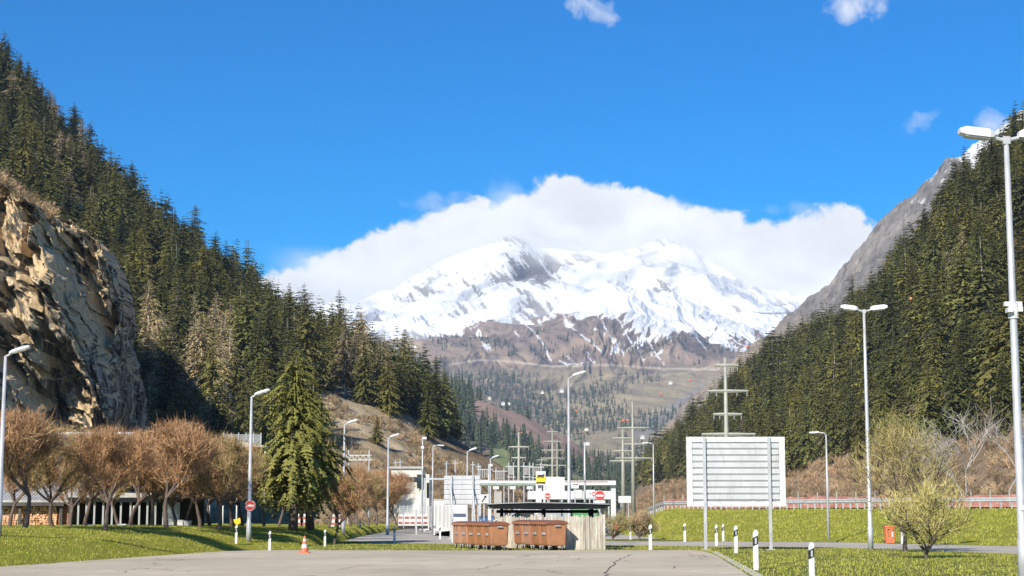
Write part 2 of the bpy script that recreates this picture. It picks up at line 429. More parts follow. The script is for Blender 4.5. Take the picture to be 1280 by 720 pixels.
# motorway embankment on the right
ec = []
for px, yf, Yc in [(770, 668, 175), (800, 671, 160), (830, 674.5, 150), (900, 676.5, 140), (1000, 677.5, 132), (1100, 679, 124), (1280, 683, 116), (1500, 691, 108), (1800, 700, 104)]:
    Yf = G(px, yf).y+.2
    ztop = {770: .5, 800: 1.3}.get(px, 2.05)
    ec.append((px, [(zpy(-.05, Yf), Yf), (zpy(ztop*.5, Yf*.5+Yc*.5-1), Yf*.5+Yc*.5), (zpy(ztop, Yc), Yc), (zpy(ztop, Yc+3), Yc+3), (zpy(ztop, Yc+30), Yc+30), (zpy(-.3, Yc+40), Yc+40)]))
emb = Loft(ec, 240, 60, prof=[0, .35, .6, .7, .9, 1])
emb.P[..., 2] += .10*fbm(emb.P*.3+5, 4)*(np.minimum(1, emb.v*8)*(1-sstep(.55, .6, emb.v)))[:, None]
emb.build('grass_bank', M['bank'])
def emb_at(px, dY=0.0):
    """point on the embankment crest line at photo column px"""
    Yc = float(np.interp(px, [e[0] for e in ec], [e[1][2][1] for e in ec]))+dY
    z = float(np.interp(px, [770, 800, 830], [.5, 1.3, 2.05])); p = P(px, zpy(z, Yc), Yc); p[2] = z; return Vector(p.tolist())
# motorway surface on top of it
mb = MB(); L = [emb_at(p, 4) for p in range(800, 1790, 40)]; Rr = [emb_at(p, 26) for p in range(800, 1790, 40)]
for i in range(len(L)-1): mb.add([L[i]+Vector((0, 0, .14)), L[i+1]+Vector((0, 0, .14)), Rr[i+1]+Vector((0, 0, .14)), Rr[i]+Vector((0, 0, .14))], [(0, 1, 2, 3)])
tag(mb.build('motorway', M['roadm']), kind='structure')

# ---- forested slopes
def forest_floor(name, dark, tan, pale, sc=.03):
    m, nt, bs = newmat(name); c = coords(nt, True)
    n = noise(nt, c, sc, 8, .68); f = noise(nt, c, sc*9, 6, .7)
    col = ramp(nt, n, [(.34, dark), (.5, tan), (.66, pale)])
    col = mixc(nt, 1.0, col, ramp(nt, f, [(.3, (.6,)*3), (.7, (1.15,)*3)]), 'MULTIPLY')
    nt.links.new(col, bs.inputs['Base Color']); bs.inputs['Roughness'].default_value = .95; bs.inputs['Specular IOR Level'].default_value = .1
    bump(nt, f, bs, 1.2); return m
M['floorL'] = forest_floor('dry_slope', (.22, .15, .09), (.42, .32, .19), (.60, .49, .33))
M['floorR'] = forest_floor('brown_slope', (.16, .115, .08), (.26, .19, .125), (.36, .27, .18))
lh = []
for px, Yf, py, Yc in [(-420, 420, -150, 900), (-150, 380, 10, 820), (0, 350, 92, 750), (100, 335, 205, 720), (200, 310, 300, 680), (330, 300, 390, 620), (400, 300, 440, 590), (450, 310, 465, 560), (500, 330, 490, 535), (560, 360, 540, 500), (620, 400, 578, 480), (655, 440, 606, 480), (690, 470, 648, 500)]:
    f = (zpy(-1, Yf), Yf); zc = P(px, py, Yc)[2]
    m1 = (zpy(zc*.36, Yf*.68+Yc*.32), Yf*.68+Yc*.32); m2 = (zpy(zc*.72, Yf*.33+Yc*.67), Yf*.33+Yc*.67)
    lh.append((px, [f, m1, m2, (py, Yc), (zpy(zc*1.05, Yc+60), Yc+60), (zpy(zc*.8, Yc+300), Yc+300), (zpy(-5, Yc+620), Yc+620)]))
LH = Loft(lh, 300, 200, prof=[0, .28, .54, .76, .82, .92, 1])
LH.P[..., 2] += 9*fbm(LH.P/55, 5)*np.minimum(1, LH.v*5)[:, None]*np.clip((P(0*LH.u, 645, 1)[..., 2]*0+LH.P[..., 2].max(0)/60), .15, 1)
LH.build('hill', M['floorL'])
rh = []
for px, Yf, py, Yc in [(1800, 240, -250, 760), (1450, 250, 5, 720), (1350, 262, 108, 710), (1280, 275, 186, 705), (1210, 300, 240, 715), (1150, 330, 318, 740), (1080, 370, 392, 800), (1020, 410, 438, 870), (940, 500, 478, 980), (870, 640, 540, 1100), (820, 780, 582, 1180), (785, 860, 625, 1180), (765, 900, 650, 1150)]:
    f = (zpy(-1, Yf), Yf); zc = P(px, py, Yc)[2]
    m1 = (zpy(zc*.36, Yf*.68+Yc*.32), Yf*.68+Yc*.32); m2 = (zpy(zc*.72, Yf*.33+Yc*.67), Yf*.33+Yc*.67)
    rh.append((px, [f, m1, m2, (py, Yc), (zpy(zc*1.05, Yc+60), Yc+60), (zpy(zc*.7, Yc+300), Yc+300), (zpy(-5, Yc+620), Yc+620)]))
RH = Loft(rh[::-1], 280, 190, prof=[0, .28, .54, .76, .82, .92, 1])
RH.P[..., 2] += 9*fbm(RH.P/60+3, 5)*np.minimum(1, RH.v*5)[:, None]*np.clip(RH.P[..., 2].max(0)/60, .15, 1)
RH.build('hill', M['floorR'])

# ---- cliff
s_px = [-260, -120, -60, 0, 30, 60, 90, 120, 140, 152, 160, 166, 172, 177, 181, 184, 187]
s_top = [195, 212, 225, 244, 258, 278, 292, 316, 350, 390, 420, 452, 474, 492, 505, 518, 530]
s_Y = [215, 225, 230, 236, 239, 242, 244, 248, 251, 254, 258, 263, 272, 284, 298, 314, 334]
nu, nv = 520, 420
a = np.linspace(0, 1, nu); au = np.interp(a, np.linspace(0, 1, len(s_px)), s_px)
top = np.interp(au, s_px, s_top); Yb = np.interp(au, s_px, s_Y); ztop = P(au, top, Yb+18)[..., 2]
v = np.linspace(0, 1.35, nv)[:, None]
vv = np.minimum(v, 1); back = np.clip(v-1, 0, None)
Yc_ = Yb+18*vv**1.2+back*330
C = P(au[None, :]+0*v, 645+0*v, Yc_); zc = ztop*(1-(1-vv)**1.15)+back*45*np.clip(ztop/60, 0, 1); C[..., 2] = zc
k = np.clip(ztop/25, .25, 1)[None, :]
q = C.copy(); q[..., 2] *= .6
big = fbm(q/34+2, 4)*9; rid = (ridged(np.stack([C[..., 0]*1.3+C[..., 2]*.5, C[..., 1], C[..., 2]*.35], -1)/16, 5, .55)-.45)*7.5
sm = fbm(C/2.6, 4, .6)*1.5+(ridged(np.stack([C[..., 0]+.7*C[..., 2], C[..., 1], C[..., 2]*.5], -1)/4.2, 4, .6)-.4)*2.6
qf = np.stack([C[..., 0]+.5*C[..., 2], C[..., 1], C[..., 2]*.55], -1)+2.5*fbm(C/10+3, 2)[..., None]
blk = facets(qf, 11, 1)*5.5+facets(qf+5, 4.6, 2)*3.9+facets(qf+9, 2.1, 3)*2.1
# a diagonal bedding that breaks the face into leaning ribs and ledges
saw = ((C[..., 0]+.55*C[..., 2]+9*fbm(C/30+70, 4))/15) % 1
saw2 = ((C[..., 0]*1.0+.25*C[..., 2]+5*fbm(C/14+90, 4))/6.3) % 1
led = 10.5*saw*np.where(saw > .9, (1-saw)/.1, 1)*sstep(-.3, .2, fbm(C/45+5, 2))+4.2*saw2*np.where(saw2 > .88, (1-saw2)/.12, 1)+np.abs(((C[..., 2]+.75*C[..., 0]+5*fbm(C/12+9, 3))/7.5) % 1-.5)*3.0
dsp = (big*.8+rid*.5+sm*.5+blk+led)*k*np.minimum(1, v*6)
fade = 1-sstep(1.0, 1.12, v)
C[..., 1] -= dsp*(.35+.65*fade); C[..., 0] += .25*(big+rid)*k*fade; C[..., 2] += .5*(big*.4+rid*.5+sm)*k*sstep(.55, 1, v)+fbm(C/8, 4)*3*(1-fade)*k
def cliff_mat():
    m, nt, bs = newmat('cliff_rock'); c = coords(nt, True)
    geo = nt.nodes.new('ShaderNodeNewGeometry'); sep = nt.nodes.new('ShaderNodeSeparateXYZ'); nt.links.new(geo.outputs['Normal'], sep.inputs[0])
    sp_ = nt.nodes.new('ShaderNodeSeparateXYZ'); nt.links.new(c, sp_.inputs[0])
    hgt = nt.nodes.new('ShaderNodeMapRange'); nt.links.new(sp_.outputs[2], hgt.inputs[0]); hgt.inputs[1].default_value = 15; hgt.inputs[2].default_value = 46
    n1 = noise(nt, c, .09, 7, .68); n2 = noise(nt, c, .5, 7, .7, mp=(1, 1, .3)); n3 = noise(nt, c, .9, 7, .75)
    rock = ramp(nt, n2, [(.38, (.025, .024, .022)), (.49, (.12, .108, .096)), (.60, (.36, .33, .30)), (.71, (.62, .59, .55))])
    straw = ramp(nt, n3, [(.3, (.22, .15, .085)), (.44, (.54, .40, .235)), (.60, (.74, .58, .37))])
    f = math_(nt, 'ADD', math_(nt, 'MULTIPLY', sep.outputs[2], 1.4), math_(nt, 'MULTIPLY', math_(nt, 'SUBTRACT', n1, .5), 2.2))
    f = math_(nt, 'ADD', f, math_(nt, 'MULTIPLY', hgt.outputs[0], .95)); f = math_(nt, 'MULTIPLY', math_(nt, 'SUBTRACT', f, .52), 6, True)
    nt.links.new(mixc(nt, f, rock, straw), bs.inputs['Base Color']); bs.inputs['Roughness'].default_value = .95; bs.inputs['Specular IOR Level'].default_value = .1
    bump(nt, noise(nt, c, 1.2, 9, .75), bs, .5); return m
M['cliff'] = cliff_mat()
tag(npmesh('cliff', C.reshape(-1, 3), gridfaces(nu, nv), M['cliff'], smooth=False), kind='structure')

# ---- far terrain: albedo attribute computed from elevation, slope and the lie of the land
def colmix(c, m, new): m = m[..., None]; return c*(1-m)+np.array(new)*m
def pline(px, py, pts, w):
    """distance mask to a polyline in the photo plane, used to lay out tracks and gullies"""
    d = np.full(px.shape, 1e9)
    for (x0, y0), (x1, y1) in zip(pts[:-1], pts[1:]):
        dx, dy = x1-x0, y1-y0; t = np.clip(((px-x0)*dx+(py-y0)*dy)/(dx*dx+dy*dy), 0, 1)
        d = np.minimum(d, np.hypot(px-x0-t*dx, py-y0-t*dy))
    return 1-sstep(w*.5, w*1.2, d)
# (a) wooded spur in the middle distance
mc = []
for px, Yf, py, Yc in [(440, 1300, 440, 2300), (520, 1300, 462, 2250), (570, 1300, 486, 2200), (600, 1350, 500, 2200), (650, 1400, 520, 2250), (700, 1500, 545, 2300), (760, 1600, 578, 2400), (820, 1700, 600, 2500), (900, 1800, 612, 2600), (980, 1800, 640, 2600)]:
    f = (zpy(-2, Yf), Yf); zc = P(px, py, Yc)[2]
    mc.append((px, [f, (zpy(zc*.45, Yf*.6+Yc*.4), Yf*.6+Yc*.4), (py, Yc), (zpy(zc*.6, Yc+500), Yc+500), (zpy(-5, Yc+900), Yc+900)]))
MH = Loft(mc, 300, 150, prof=[0, .35, .7, .88, 1])
MH.P[..., 2] += 22*fbm(MH.P/170, 5)*np.minimum(1, MH.v*5)[:, None]*np.clip(MH.P[..., 2].max(0)/200, .1, 1)
px_, py_ = proj(MH.P); n = fbm(MH.P/90, 5)
c = np.ones(MH.P.shape)*np.array((.15, .14, .085)); c = colmix(c, sstep(-.1, .25, n), (.20, .17, .10))
pink = sstep(.0, .25, fbm(MH.P/140+8, 4)+.5*pline(px_, py_, [(605, 512), (640, 530), (690, 556), (770, 568)], 16))
c = colmix(c, pink, (.36, .25, .19)); c = colmix(c, (py_ > 590)*1.0*sstep(-.1, .1, n), (.25, .25, .13))
c = colmix(c, pline(px_, py_, [(624, 560), (632, 600)], 11), (.27, .31, .13))
M['farland'] = vcol('far_land', .02, .35, .95, 3, .03)
MH.build('hill', M['farland'], {'Col': ('FLOAT_COLOR', np.concatenate([c, np.ones(c.shape[:2]+(1,))], -1))})
MHpink = pink

# (b) front massif
X0, X1 = 330, 1160
crest = ([330, 380, 440, 500, 560, 620, 660, 700, 740, 766, 800, 843, 880, 920, 960, 1000, 1080, 1160], [452, 444, 438, 434, 420, 405, 398, 380, 364, 357, 358, 364, 384, 404, 428, 450, 475, 490])
cols = []
for px in np.linspace(X0, X1, 40):
    cy = float(np.interp(px, *crest)); k = (cy-357)/100
    cols.append((px, [(646, 2600), (592, 3200), (545, 3800), (502, 4500), (456, 5200), (456-(456-min(cy, 452))*.5, 5700), (cy, 6300), (zpy(P(px, cy, 6300)[2]*.86, 6900), 6900), (zpy(-20, 7400), 7400)]))
FM = Loft(cols, 860, 420, prof=[0, .1, .22, .36, .52, .66, .84, .94, 1])
q = FM.P.copy(); amp = np.interp(FM.v, [0, .15, .4, .6, .84, 1], [0, 25, 60, 80, 70, 30])[:, None]
gul = ridged(np.stack([q[..., 0]/330+fbm(q/700, 3)*.9, q[..., 1]/2200, q[..., 2]/2500], -1), 6, .55)
FM.P[..., 2] += amp*(gul-.4)*1.0 + amp*.5*fbm(q/420+5, 5)
FM.P[..., 1] -= amp*.8*(gul-.4)
px_, py_ = proj(FM.P); n = fbm(FM.P/260, 6, .6); qq = FM.P; nf = fbm(np.stack([(qq[..., 0]-.5*qq[..., 2]*np.sign(qq[..., 0]-300))/42, qq[..., 1]/260, qq[..., 2]/230], -1), 5, .65); nrm = FM.normals()
Z = FM.P[..., 2]
brown = np.array((.235, .175, .14)); c = np.ones(FM.P.shape)*brown
c = colmix(c, sstep(-.05, .3, n), (.36, .27, .19)); c = colmix(c, sstep(.0, .3, -nf), (.15, .12, .105))
c = colmix(c, sstep(560, 500, px_)*.4, (.30, .23, .15))
low = sstep(452, 470, py_); c = colmix(c, low*sstep(-.25, .2, nf), (.22, .19, .13)); 
mead = .5*low*sstep(.02, .15, fbm(FM.P/330+20, 4)+.55*pline(px_, py_, [(770, 512), (830, 500), (900, 470), (940, 446)], 30))
c = colmix(c, mead, (.34, .28, .17)); c = colmix(c, .7*sstep(545, 570, py_)*sstep(0, .1, n), (.23, .25, .13))
c = colmix(c, pline(px_, py_, [(800, 540), (850, 510), (900, 478), (960, 440)], 12)*.8, (.26, .24, .225))
# snow: above the snow line and lying in the gullies
line = np.interp(px_, [330, 500, 560, 620, 680, 720, 780, 850, 900, 940, 1000, 1100], [425, 428, 422, 404, 398, 396, 404, 420, 412, 420, 440, 440])
hs = (line-py_)/30+2.6*nf+1.2*n-.7*(gul-.45)*4+.35*sstep(690, 740, px_)*sstep(470, 440, py_)
snow = sstep(-.06, .06, hs)
st = 0
for pl in ([(652, 402), (668, 415), (680, 432), (688, 450)], [(700, 385), (712, 408), (742, 430), (752, 440)], [(752, 400), (762, 420), (772, 432)], [(772, 398), (790, 430)], [(800, 410), (822, 445), (830, 456)], [(820, 395), (838, 425)], [(840, 385), (872, 420)], [(700, 452), (715, 456), (742, 452)], [(864, 420), (880, 412), (905, 418), (930, 432)], [(735, 440), (738, 452)], [(706, 444), (716, 452)], [(852, 400), (884, 438)], [(715, 372), (712, 395)]):
    j = 5*fbm(np.stack([px_/8, py_/8, 0*px_+len(pl)], -1), 4); st = np.maximum(st, pline(px_+j, py_+j, pl, 1.0)*sstep(-.25, .05, fbm(np.stack([px_/7, py_/7, 0*px_+9], -1), 3)+.08))
snow = np.maximum(snow, st)
c = colmix(c, snow, (.72, .73, .745))
roadl = pline(px_, py_, [(560, 456), (600, 450), (640, 452), (690, 458), (760, 456), (830, 461), (900, 462)], 1.5)
c = colmix(c, roadl*.8, (.50, .43, .33))
c = colmix(c, pline(px_, py_, [(700, 484), (760, 470), (850, 468), (900, 455)], 1.0)*.5, (.45, .38, .28))
M['alp'] = vcol('alpine_land', .006, .18, .95, 10, .012)
FM.build('mountain', M['alp'], {'Col': ('FLOAT_COLOR', np.concatenate([c, np.ones(c.shape[:2]+(1,))], -1))})

# (c) snow range behind
bx = [300, 350, 400, 451, 492, 520, 546, 587, 612, 635, 659, 700, 766, 800, 825, 845, 866, 896, 920, 960, 991, 1030, 1090, 1150, 1220]
by = [420, 400, 392, 384, 360, 344, 328, 313, 303, 296, 307, 314, 312, 306, 293, 297, 306, 330, 345, 362, 376, 388, 400, 415, 430]
cols = []
for px in np.linspace(300, 1220, 46):
    cy = float(np.interp(px, bx, by))
    cols.append((px, [(470, 7600), (430, 8000), (430-(430-cy)*.33-2, 8500), (430-(430-cy)*.68-2, 9100), (cy, 9700), (cy+25, 10600), (640, 12500)]))
BM = Loft(cols, 900, 420, prof=[0, .12, .36, .62, .86, .94, 1])
q = BM.P.copy(); amp = np.interp(BM.v, [0, .15, .4, .7, .86, 1], [60, 110, 150, 120, 55, 60])[:, None]
w = fbm(q/900, 3)*1.2
ax = q[..., 0]+.55*q[..., 2]*np.tanh((300-q[..., 0])/900)          # ribs fan out from the summits
r = ridged(np.stack([ax/900+w, q[..., 1]/2600, q[..., 2]/2000+w], -1), 6, .5)
BM.P[..., 2] += amp*(r-.45)*1.25+amp*.35*fbm(q/300, 5)
BM.P[..., 1] -= amp*.8*(r-.45)
px_, py_ = proj(BM.P); nrm = BM.normals(); qq = BM.P; nf = fbm(np.stack([(qq[..., 0]+.7*qq[..., 2])/48, qq[..., 1]/230, qq[..., 2]/230], -1), 6, .72); n = fbm(np.stack([qq[..., 0]/420, qq[..., 1]/1000, qq[..., 2]/700], -1)+7, 5)
steep = 1-nrm[..., 2]
rock = sstep(.25, .34, nf+.7*n-.6*(r-.55))*.85
lowl = sstep(385, 425, py_)*sstep(640, 540, px_); rock = np.maximum(rock, sstep(-.12, .22, nf+.5*n+lowl*.55-.42+.3*(steep-.4))*lowl)
pk = pline(px_, py_, [(800, 302), (830, 290), (866, 300), (905, 322)], 13)+pline(px_, py_, [(618, 303), (636, 297), (655, 306)], 5); rock = np.maximum(rock, sstep(-.05, .18, nf)*np.clip(pk, 0, 1)*.9)
c = np.ones(BM.P.shape)*np.array((.74, .75, .77)); c = colmix(c, np.clip(rock, 0, 1), (.20, .18, .17))
c = colmix(c, pline(px_, py_, [(930, 388), (955, 392), (1000, 391)], 1.2), (.25, .25, .26))
M['snow'] = vcol('snow_range', .004, .05, .7, 16, .01)
BM.build('mountain', M['snow'], {'Col': ('FLOAT_COLOR', np.concatenate([c, np.ones(c.shape[:2]+(1,))], -1))})

# (d) rocky shoulder behind the right-hand forest
cx = [820, 880, 940, 985, 1000, 1030, 1050, 1080, 1105, 1130, 1160, 1185, 1200, 1230, 1280, 1400]; cyy = [545, 482, 434, 396, 384, 364, 340, 300, 272, 250, 226, 200, 190, 172, 140, 60]
cols = []
for px in np.linspace(820, 1400, 34):
    cy = float(np.interp(px, cx, cyy)); zc = P(px, cy, 2700)[2]
    cols.append((px, [(zpy(-20, 1700), 1700), (zpy(zc*.5, 2150), 2150), (cy, 2700), (zpy(zc*.8, 3300), 3300), (zpy(-20, 3900), 3900)]))
SH = Loft(cols, 420, 260, prof=[0, .35, .75, .9, 1])
q = SH.P.copy(); r = ridged(np.stack([q[..., 0]/130+q[..., 2]/260, q[..., 1]/300, q[..., 2]/330], -1), 6, .6)
SH.P[..., 2] += 26*(r-.45)*np.minimum(1, SH.v*5)[:, None]; SH.P[..., 1] -= 40*(r-.45)
px_, py_ = proj(SH.P); nf = fbm(SH.P/28, 5, .68); n = fbm(SH.P/120, 4)
c = np.ones(SH.P.shape)*np.array((.23, .21, .195)); c = colmix(c, sstep(-.1, .3, n), (.32, .285, .25)); c = colmix(c, sstep(.05, .3, -nf), (.14, .12, .11))
c = colmix(c, sstep(380, 430, py_)*.8, (.37, .30, .225))
sn = sstep(.02, .22, (SH.P[..., 2]-520)/170+nf*1.3+n*.5-.5*(r-.45)*2)*.9
c = colmix(c, sn, (.74, .75, .76))
M['shoulder'] = vcol('rock_shoulder', .04, .3, .95, 6, .06)
SH.build('mountain', M['shoulder'], {'Col': ('FLOAT_COLOR', np.concatenate([c, np.ones(c.shape[:2]+(1,))], -1))})
# ------------------------------------------------------------------ plants
def conifer(seed, H, R, wh, br, seg, sub=1, droop=.35, ragged=.35, bare=.06, wid=.30, thin=1.0, lift=.12):
    """numpy crown of a conifer: whorls of drooping boughs, each bough a spray of small needle faces"""
    rs = np.random.RandomState(seed); V = []; 
    for w in range(wh):
        t = (w+rs.rand()*.6)/wh; z0 = H*(bare+(1-bare)*t**.92); rad = R*((1-t)**.74+.03)*(1+ragged*(rs.rand()-.5))
        if t < .12: rad *= .75+2*t
        off = rs.rand()*6.3; nb = max(4, int(br*(1-.45*t)))
        for b in range(nb):
            az = off+2*PI*b/nb+rs.normal()*.2; L = rad*(1+ragged*rs.normal()*.55); L = max(.12*R*.3, L)
            if rs.rand() < .06*ragged*3: continue
            c, s = math.cos(az), math.sin(az); d = np.array([c, s, 0]); sd_ = np.array([-s, c, 0])
            dr = droop*L*(1+.3*rs.normal())*(1-.6*t)
            ks = np.arange(seg+1)/seg
            ax = d[None]*(L*ks)[:, None]; ax[:, 2] = z0+lift*L*np.sin(ks*PI)*1.0-dr*ks**1.6+ (.25*L*t)*ks
            for k in range(seg):
                p, q = ax[k], ax[k+1]; wd = wid*L*(1-.75*ks[k])*(.7+.6*rs.rand())*thin
                for sg in (-1, 1):
                    for m in range(sub):
                        a0 = p+(q-p)*(m/sub); a1 = p+(q-p)*((m+1)/sub)
                        tip = (a0+a1)/2+sd_*sg*wd*(.6+.6*rs.rand())+d*wd*.55*rs.rand(); tip[2] -= wd*(.25+.5*rs.rand())
                        V += [a0+[0, 0, .01*L], a1, tip]
            # hanging spray under the bough
            if seg > 2:
                for k in range(1, seg):
                    p, q = ax[k], ax[k+1]; hh = wid*L*.5*(.5+rs.rand())*(1-.5*ks[k])
                    V += [p, q, (p+q)/2+np.array([0, 0, -hh])]
    V = np.array(V); return V, np.arange(len(V)).reshape(-1, 3)
def leader(seed, H, R):   # narrow top tuft
    return None
def trunk_mb(H, r, lean=0, seed=0, n=7):
    rs = random.Random(seed); mb = MB(); pts = [(lean*H*t+.01*H*math.sin(5*t+seed)*(t > 0), .008*H*math.sin(3*t+seed*2)*(t > 0), H*t) for t in (0, .15, .35, .6, .82, .97)]
    mb.tube(pts, [r*1.25, r, r*.8, r*.55, r*.3, r*.08], n); return mb
def mesh_obj(name, me, parent=None, loc=None):
    o = bpy.data.objects.new(name, me); COL.objects.link(o)
    if parent is not None: o.parent = parent
    return o

# --- placing the forest. Base points are sampled on the slopes; the photo's tree limits are ridges, clearings and foot lines
def cand(L, n, rs, vmin, vmax): return L.sample(n, rs, vmin, vmax)
def thin_out(p, dmin, rs):
    """greedy grid thinning so that crowns keep their distance"""
    cell = {}; keep = []
    for i in range(len(p)):
        k = (int(p[i, 0]//dmin), int(p[i, 1]//dmin)); ok = True
        for dx in (-1, 0, 1):
            for dy in (-1, 0, 1):
                for j in cell.get((k[0]+dx, k[1]+dy), ()):
                    if (p[i, 0]-p[j, 0])**2+(p[i, 1]-p[j, 1])**2 < dmin*dmin: ok = False; break
                if not ok: break
            if not ok: break
        if ok: cell.setdefault(k, []).append(i); keep.append(i)
    return p[keep]
rsf = np.random.RandomState(21)
pl_ = thin_out(cand(LH, 30000, rsf, .03, .83), 5.6, rsf)
x, y = proj(pl_); lowb = np.interp(x, [-300, 185, 200, 330, 370, 395, 430, 470, 520, 560, 575, 590, 640], [640, 640, 600, 596, 560, 488, 498, 510, 540, 552, 556, 530, 480])
sel = (x > -160) & (x < 566+8*fbm(pl_/20, 2)) & (y < lowb+10*fbm(pl_/25, 3)) & ~((x < 170) & (pl_[:, 1] < 350))
sel &= fbm(pl_/36+3, 3) > -.32
pl_ = pl_[sel]
pr_ = thin_out(cand(RH, 34000, rsf, .02, .83), 6.2, rsf)
x, y = proj(pr_); lowb = np.interp(x, [780, 830, 870, 940, 1000, 1060, 1130, 1200, 1280, 1500], [608, 606, 604, 600, 596, 590, 578, 562, 548, 545])
sel = (x > 800) & (x < 1420) & (y < lowb+12*fbm(pr_/22, 3)) & (fbm(pr_/36+9, 3) > -.30)
pr_ = pr_[sel]
print('forest candidates', len(pl_), len(pr_))
allp = np.concatenate([pl_, pr_]); side = np.r_[np.zeros(len(pl_)), np.ones(len(pr_))]
hh = 17.5*(1+.22*rsf.normal(size=len(allp))); hh = np.clip(hh, 8, 28)
hh = np.where((side == 1), hh*1.05, hh)
xx, yy = proj(allp); size = hh/allp[:, 1]
# larches: tan stands
ln = fbm(allp/30+60, 3)
lar = ((side == 0) & (((ln > .37)) | ((np.abs(xx-232) < 56) & (yy > 440) & (yy < 575) & (rsf.rand(len(xx)) < .7)) | ((xx < 110) & (xx > 60) & (yy < 280) & (rsf.rand(len(xx)) < .3)))) | ((side == 1) & (rsf.rand(len(xx)) < .012))
topx, topy = proj(allp+np.c_[np.zeros(len(allp)), np.zeros(len(allp)), hh])
inview = (xx > -20) & (xx < 1300) & (topy > -30)
# hide test: how buried is the tree behind its downhill neighbours (rank by size, needs a visible crown)
order = np.argsort(-size*inview*(~lar))
cells = {}; vis = []
def build_spruces():
    near = []; occ = np.full((1400, 1), 900.0)[:, 0]    # lowest row already covered per column
    ords = np.argsort(allp[:, 1])
    visible = np.zeros(len(allp)); 
    for i in ords:
        if not inview[i]: continue
        x0 = int(np.clip(topx[i], 0, 1279)); w = int(max(2, .16*hh[i]/allp[i, 1]*F)); a, b = max(0, x0-w), min(1280, x0+w)
        seg_ = occ[a:b]; tp = topy[i]; gain = np.clip(seg_-tp, 0, hh[i]/allp[i, 1]*F).mean()*(b-a)
        visible[i] = gain; occ[a:b] = np.minimum(seg_, tp+np.abs(np.arange(a, b)-x0)*1.8)
    return visible
visarea = build_spruces()
spr = np.where(~lar)[0]; lar_i = np.where(lar)[0]
spr = spr[np.argsort(-visarea[spr])]; ind = spr[:300]; rest = spr[300:]
# individual spruces, five shapes sharing meshes
protos = []
for k in range(6):
    H = 20; R = 3.5+.4*(k % 3)
    Vv, Ff = conifer(100+k, H, R, 36, 13, 6, 1, .42, .6, .07, .24)
    me = npmesh('crown', Vv, Ff, M['spruce'], {'tint': ('FLOAT', np.zeros(len(Vv)))}, link=False)
    tm = trunk_mb(H, .24, 0, k); to_ = tm.build('trunk', M['barkpale'] if k == 4 else M['bark']); tme = to_.data; bpy.data.objects.remove(to_)
    protos.append((me, tme))
LBL = {(0, 0): 'dark green spruce standing in the dense forest on the left mountainside', (1, 0): 'olive green spruce standing in the dense forest on the right mountainside'}
for n_, i in enumerate(ind):
    p = allp[i]; s = hh[i]/20*(1+.0*n_); sd0 = int(side[i])
    r = empty('spruce_tree', (float(p[0]), float(p[1]), float(p[2])-.4), LBL[(sd0, 0)], 'spruce tree', 'spruces of the forest on the left slope' if sd0 == 0 else 'spruces of the forest on the right slope', rsf.rand()*6.28)
    r.scale = (s*(.85+.35*rsf.rand()),)*2+(s,)
    me, tme = protos[rsf.randint(6)]; mesh_obj('crown', me, r); mesh_obj('trunk', tme, r)
# the rest of the spruces: one object
def scatter(name, protoVF, pts, heights, H0, mat, rs, label, cat, tint=None, wvar=.3, trunks=None):
    Vs, Fs, Ts = [], [], []; n = 0
    for j in range(len(pts)):
        Vv, Ff = protoVF[rs.randint(len(protoVF))]; s = heights[j]/H0; a = rs.rand()*6.28; c, s_ = math.cos(a), math.sin(a); w = s*(1+wvar*(rs.rand()-.5))
        Q = np.empty_like(Vv); Q[:, 0] = (Vv[:, 0]*c-Vv[:, 1]*s_)*w; Q[:, 1] = (Vv[:, 0]*s_+Vv[:, 1]*c)*w; Q[:, 2] = Vv[:, 2]*s-.3
        Vs.append((Q+pts[j]).astype(np.float32)); Fs.append((Ff+n).astype(np.int32)); n += len(Vv); Ts.append(np.full(len(Vv), rs.rand() if tint is None else tint[j], np.float32))
    o = npmesh(name, np.concatenate(Vs), np.concatenate(Fs), mat, {'tint': ('FLOAT', np.concatenate(Ts))})
    return tag(o, label, cat, kind='stuff')
mid = [conifer(200+k, 20, 3.5+.4*(k % 3), 21, 10, 3, 1, .42, .6, .05, .36) for k in range(5)]
far_ = allp[rest]; vr = visarea[rest]; keep = (xx[rest] > -60) & (xx[rest] < 1340)
rest = rest[keep]
print('spruces individual', len(ind), 'rest', len(rest), 'larch', len(lar_i))
scatter('spruce_forest', mid, allp[rest], hh[rest], 20, M['spruce'], rsf, 'dense spruce forest filling both valley slopes behind the nearer trees', 'forest')
# larches as individuals
lp = []
for k in range(4):
    Vv, Ff = conifer(300+k, 20, 4.0+.3*k, 28, 10, 6, 1, .25, .5, .14, .2, .8, .25)
    me = npmesh('crown', Vv, Ff, M['larch'], {'tint': ('FLOAT', np.zeros(len(Vv)))}, link=False)
    to_ = trunk_mb(20, .2, 0, 20+k).build('trunk', M['barkpale']); tme = to_.data; bpy.data.objects.remove(to_); lp.append((me, tme))
for i in lar_i[np.argsort(-visarea[lar_i])][:110]:
    p = allp[i]; s = hh[i]/20*.95
    lab = 'leafless tan larch among the spruces on the left mountainside' if side[i] == 0 else 'leafless tan larch among the spruces on the right mountainside'
    r = empty('larch_tree', (float(p[0]), float(p[1]), float(p[2])-.3), lab, 'larch tree', 'bare larches on the left slope' if side[i] == 0 else 'bare larches on the right slope', rsf.rand()*6.28, s)
    me, tme = lp[rsf.randint(4)]; mesh_obj('crown', me, r); mesh_obj('trunk', tme, r)
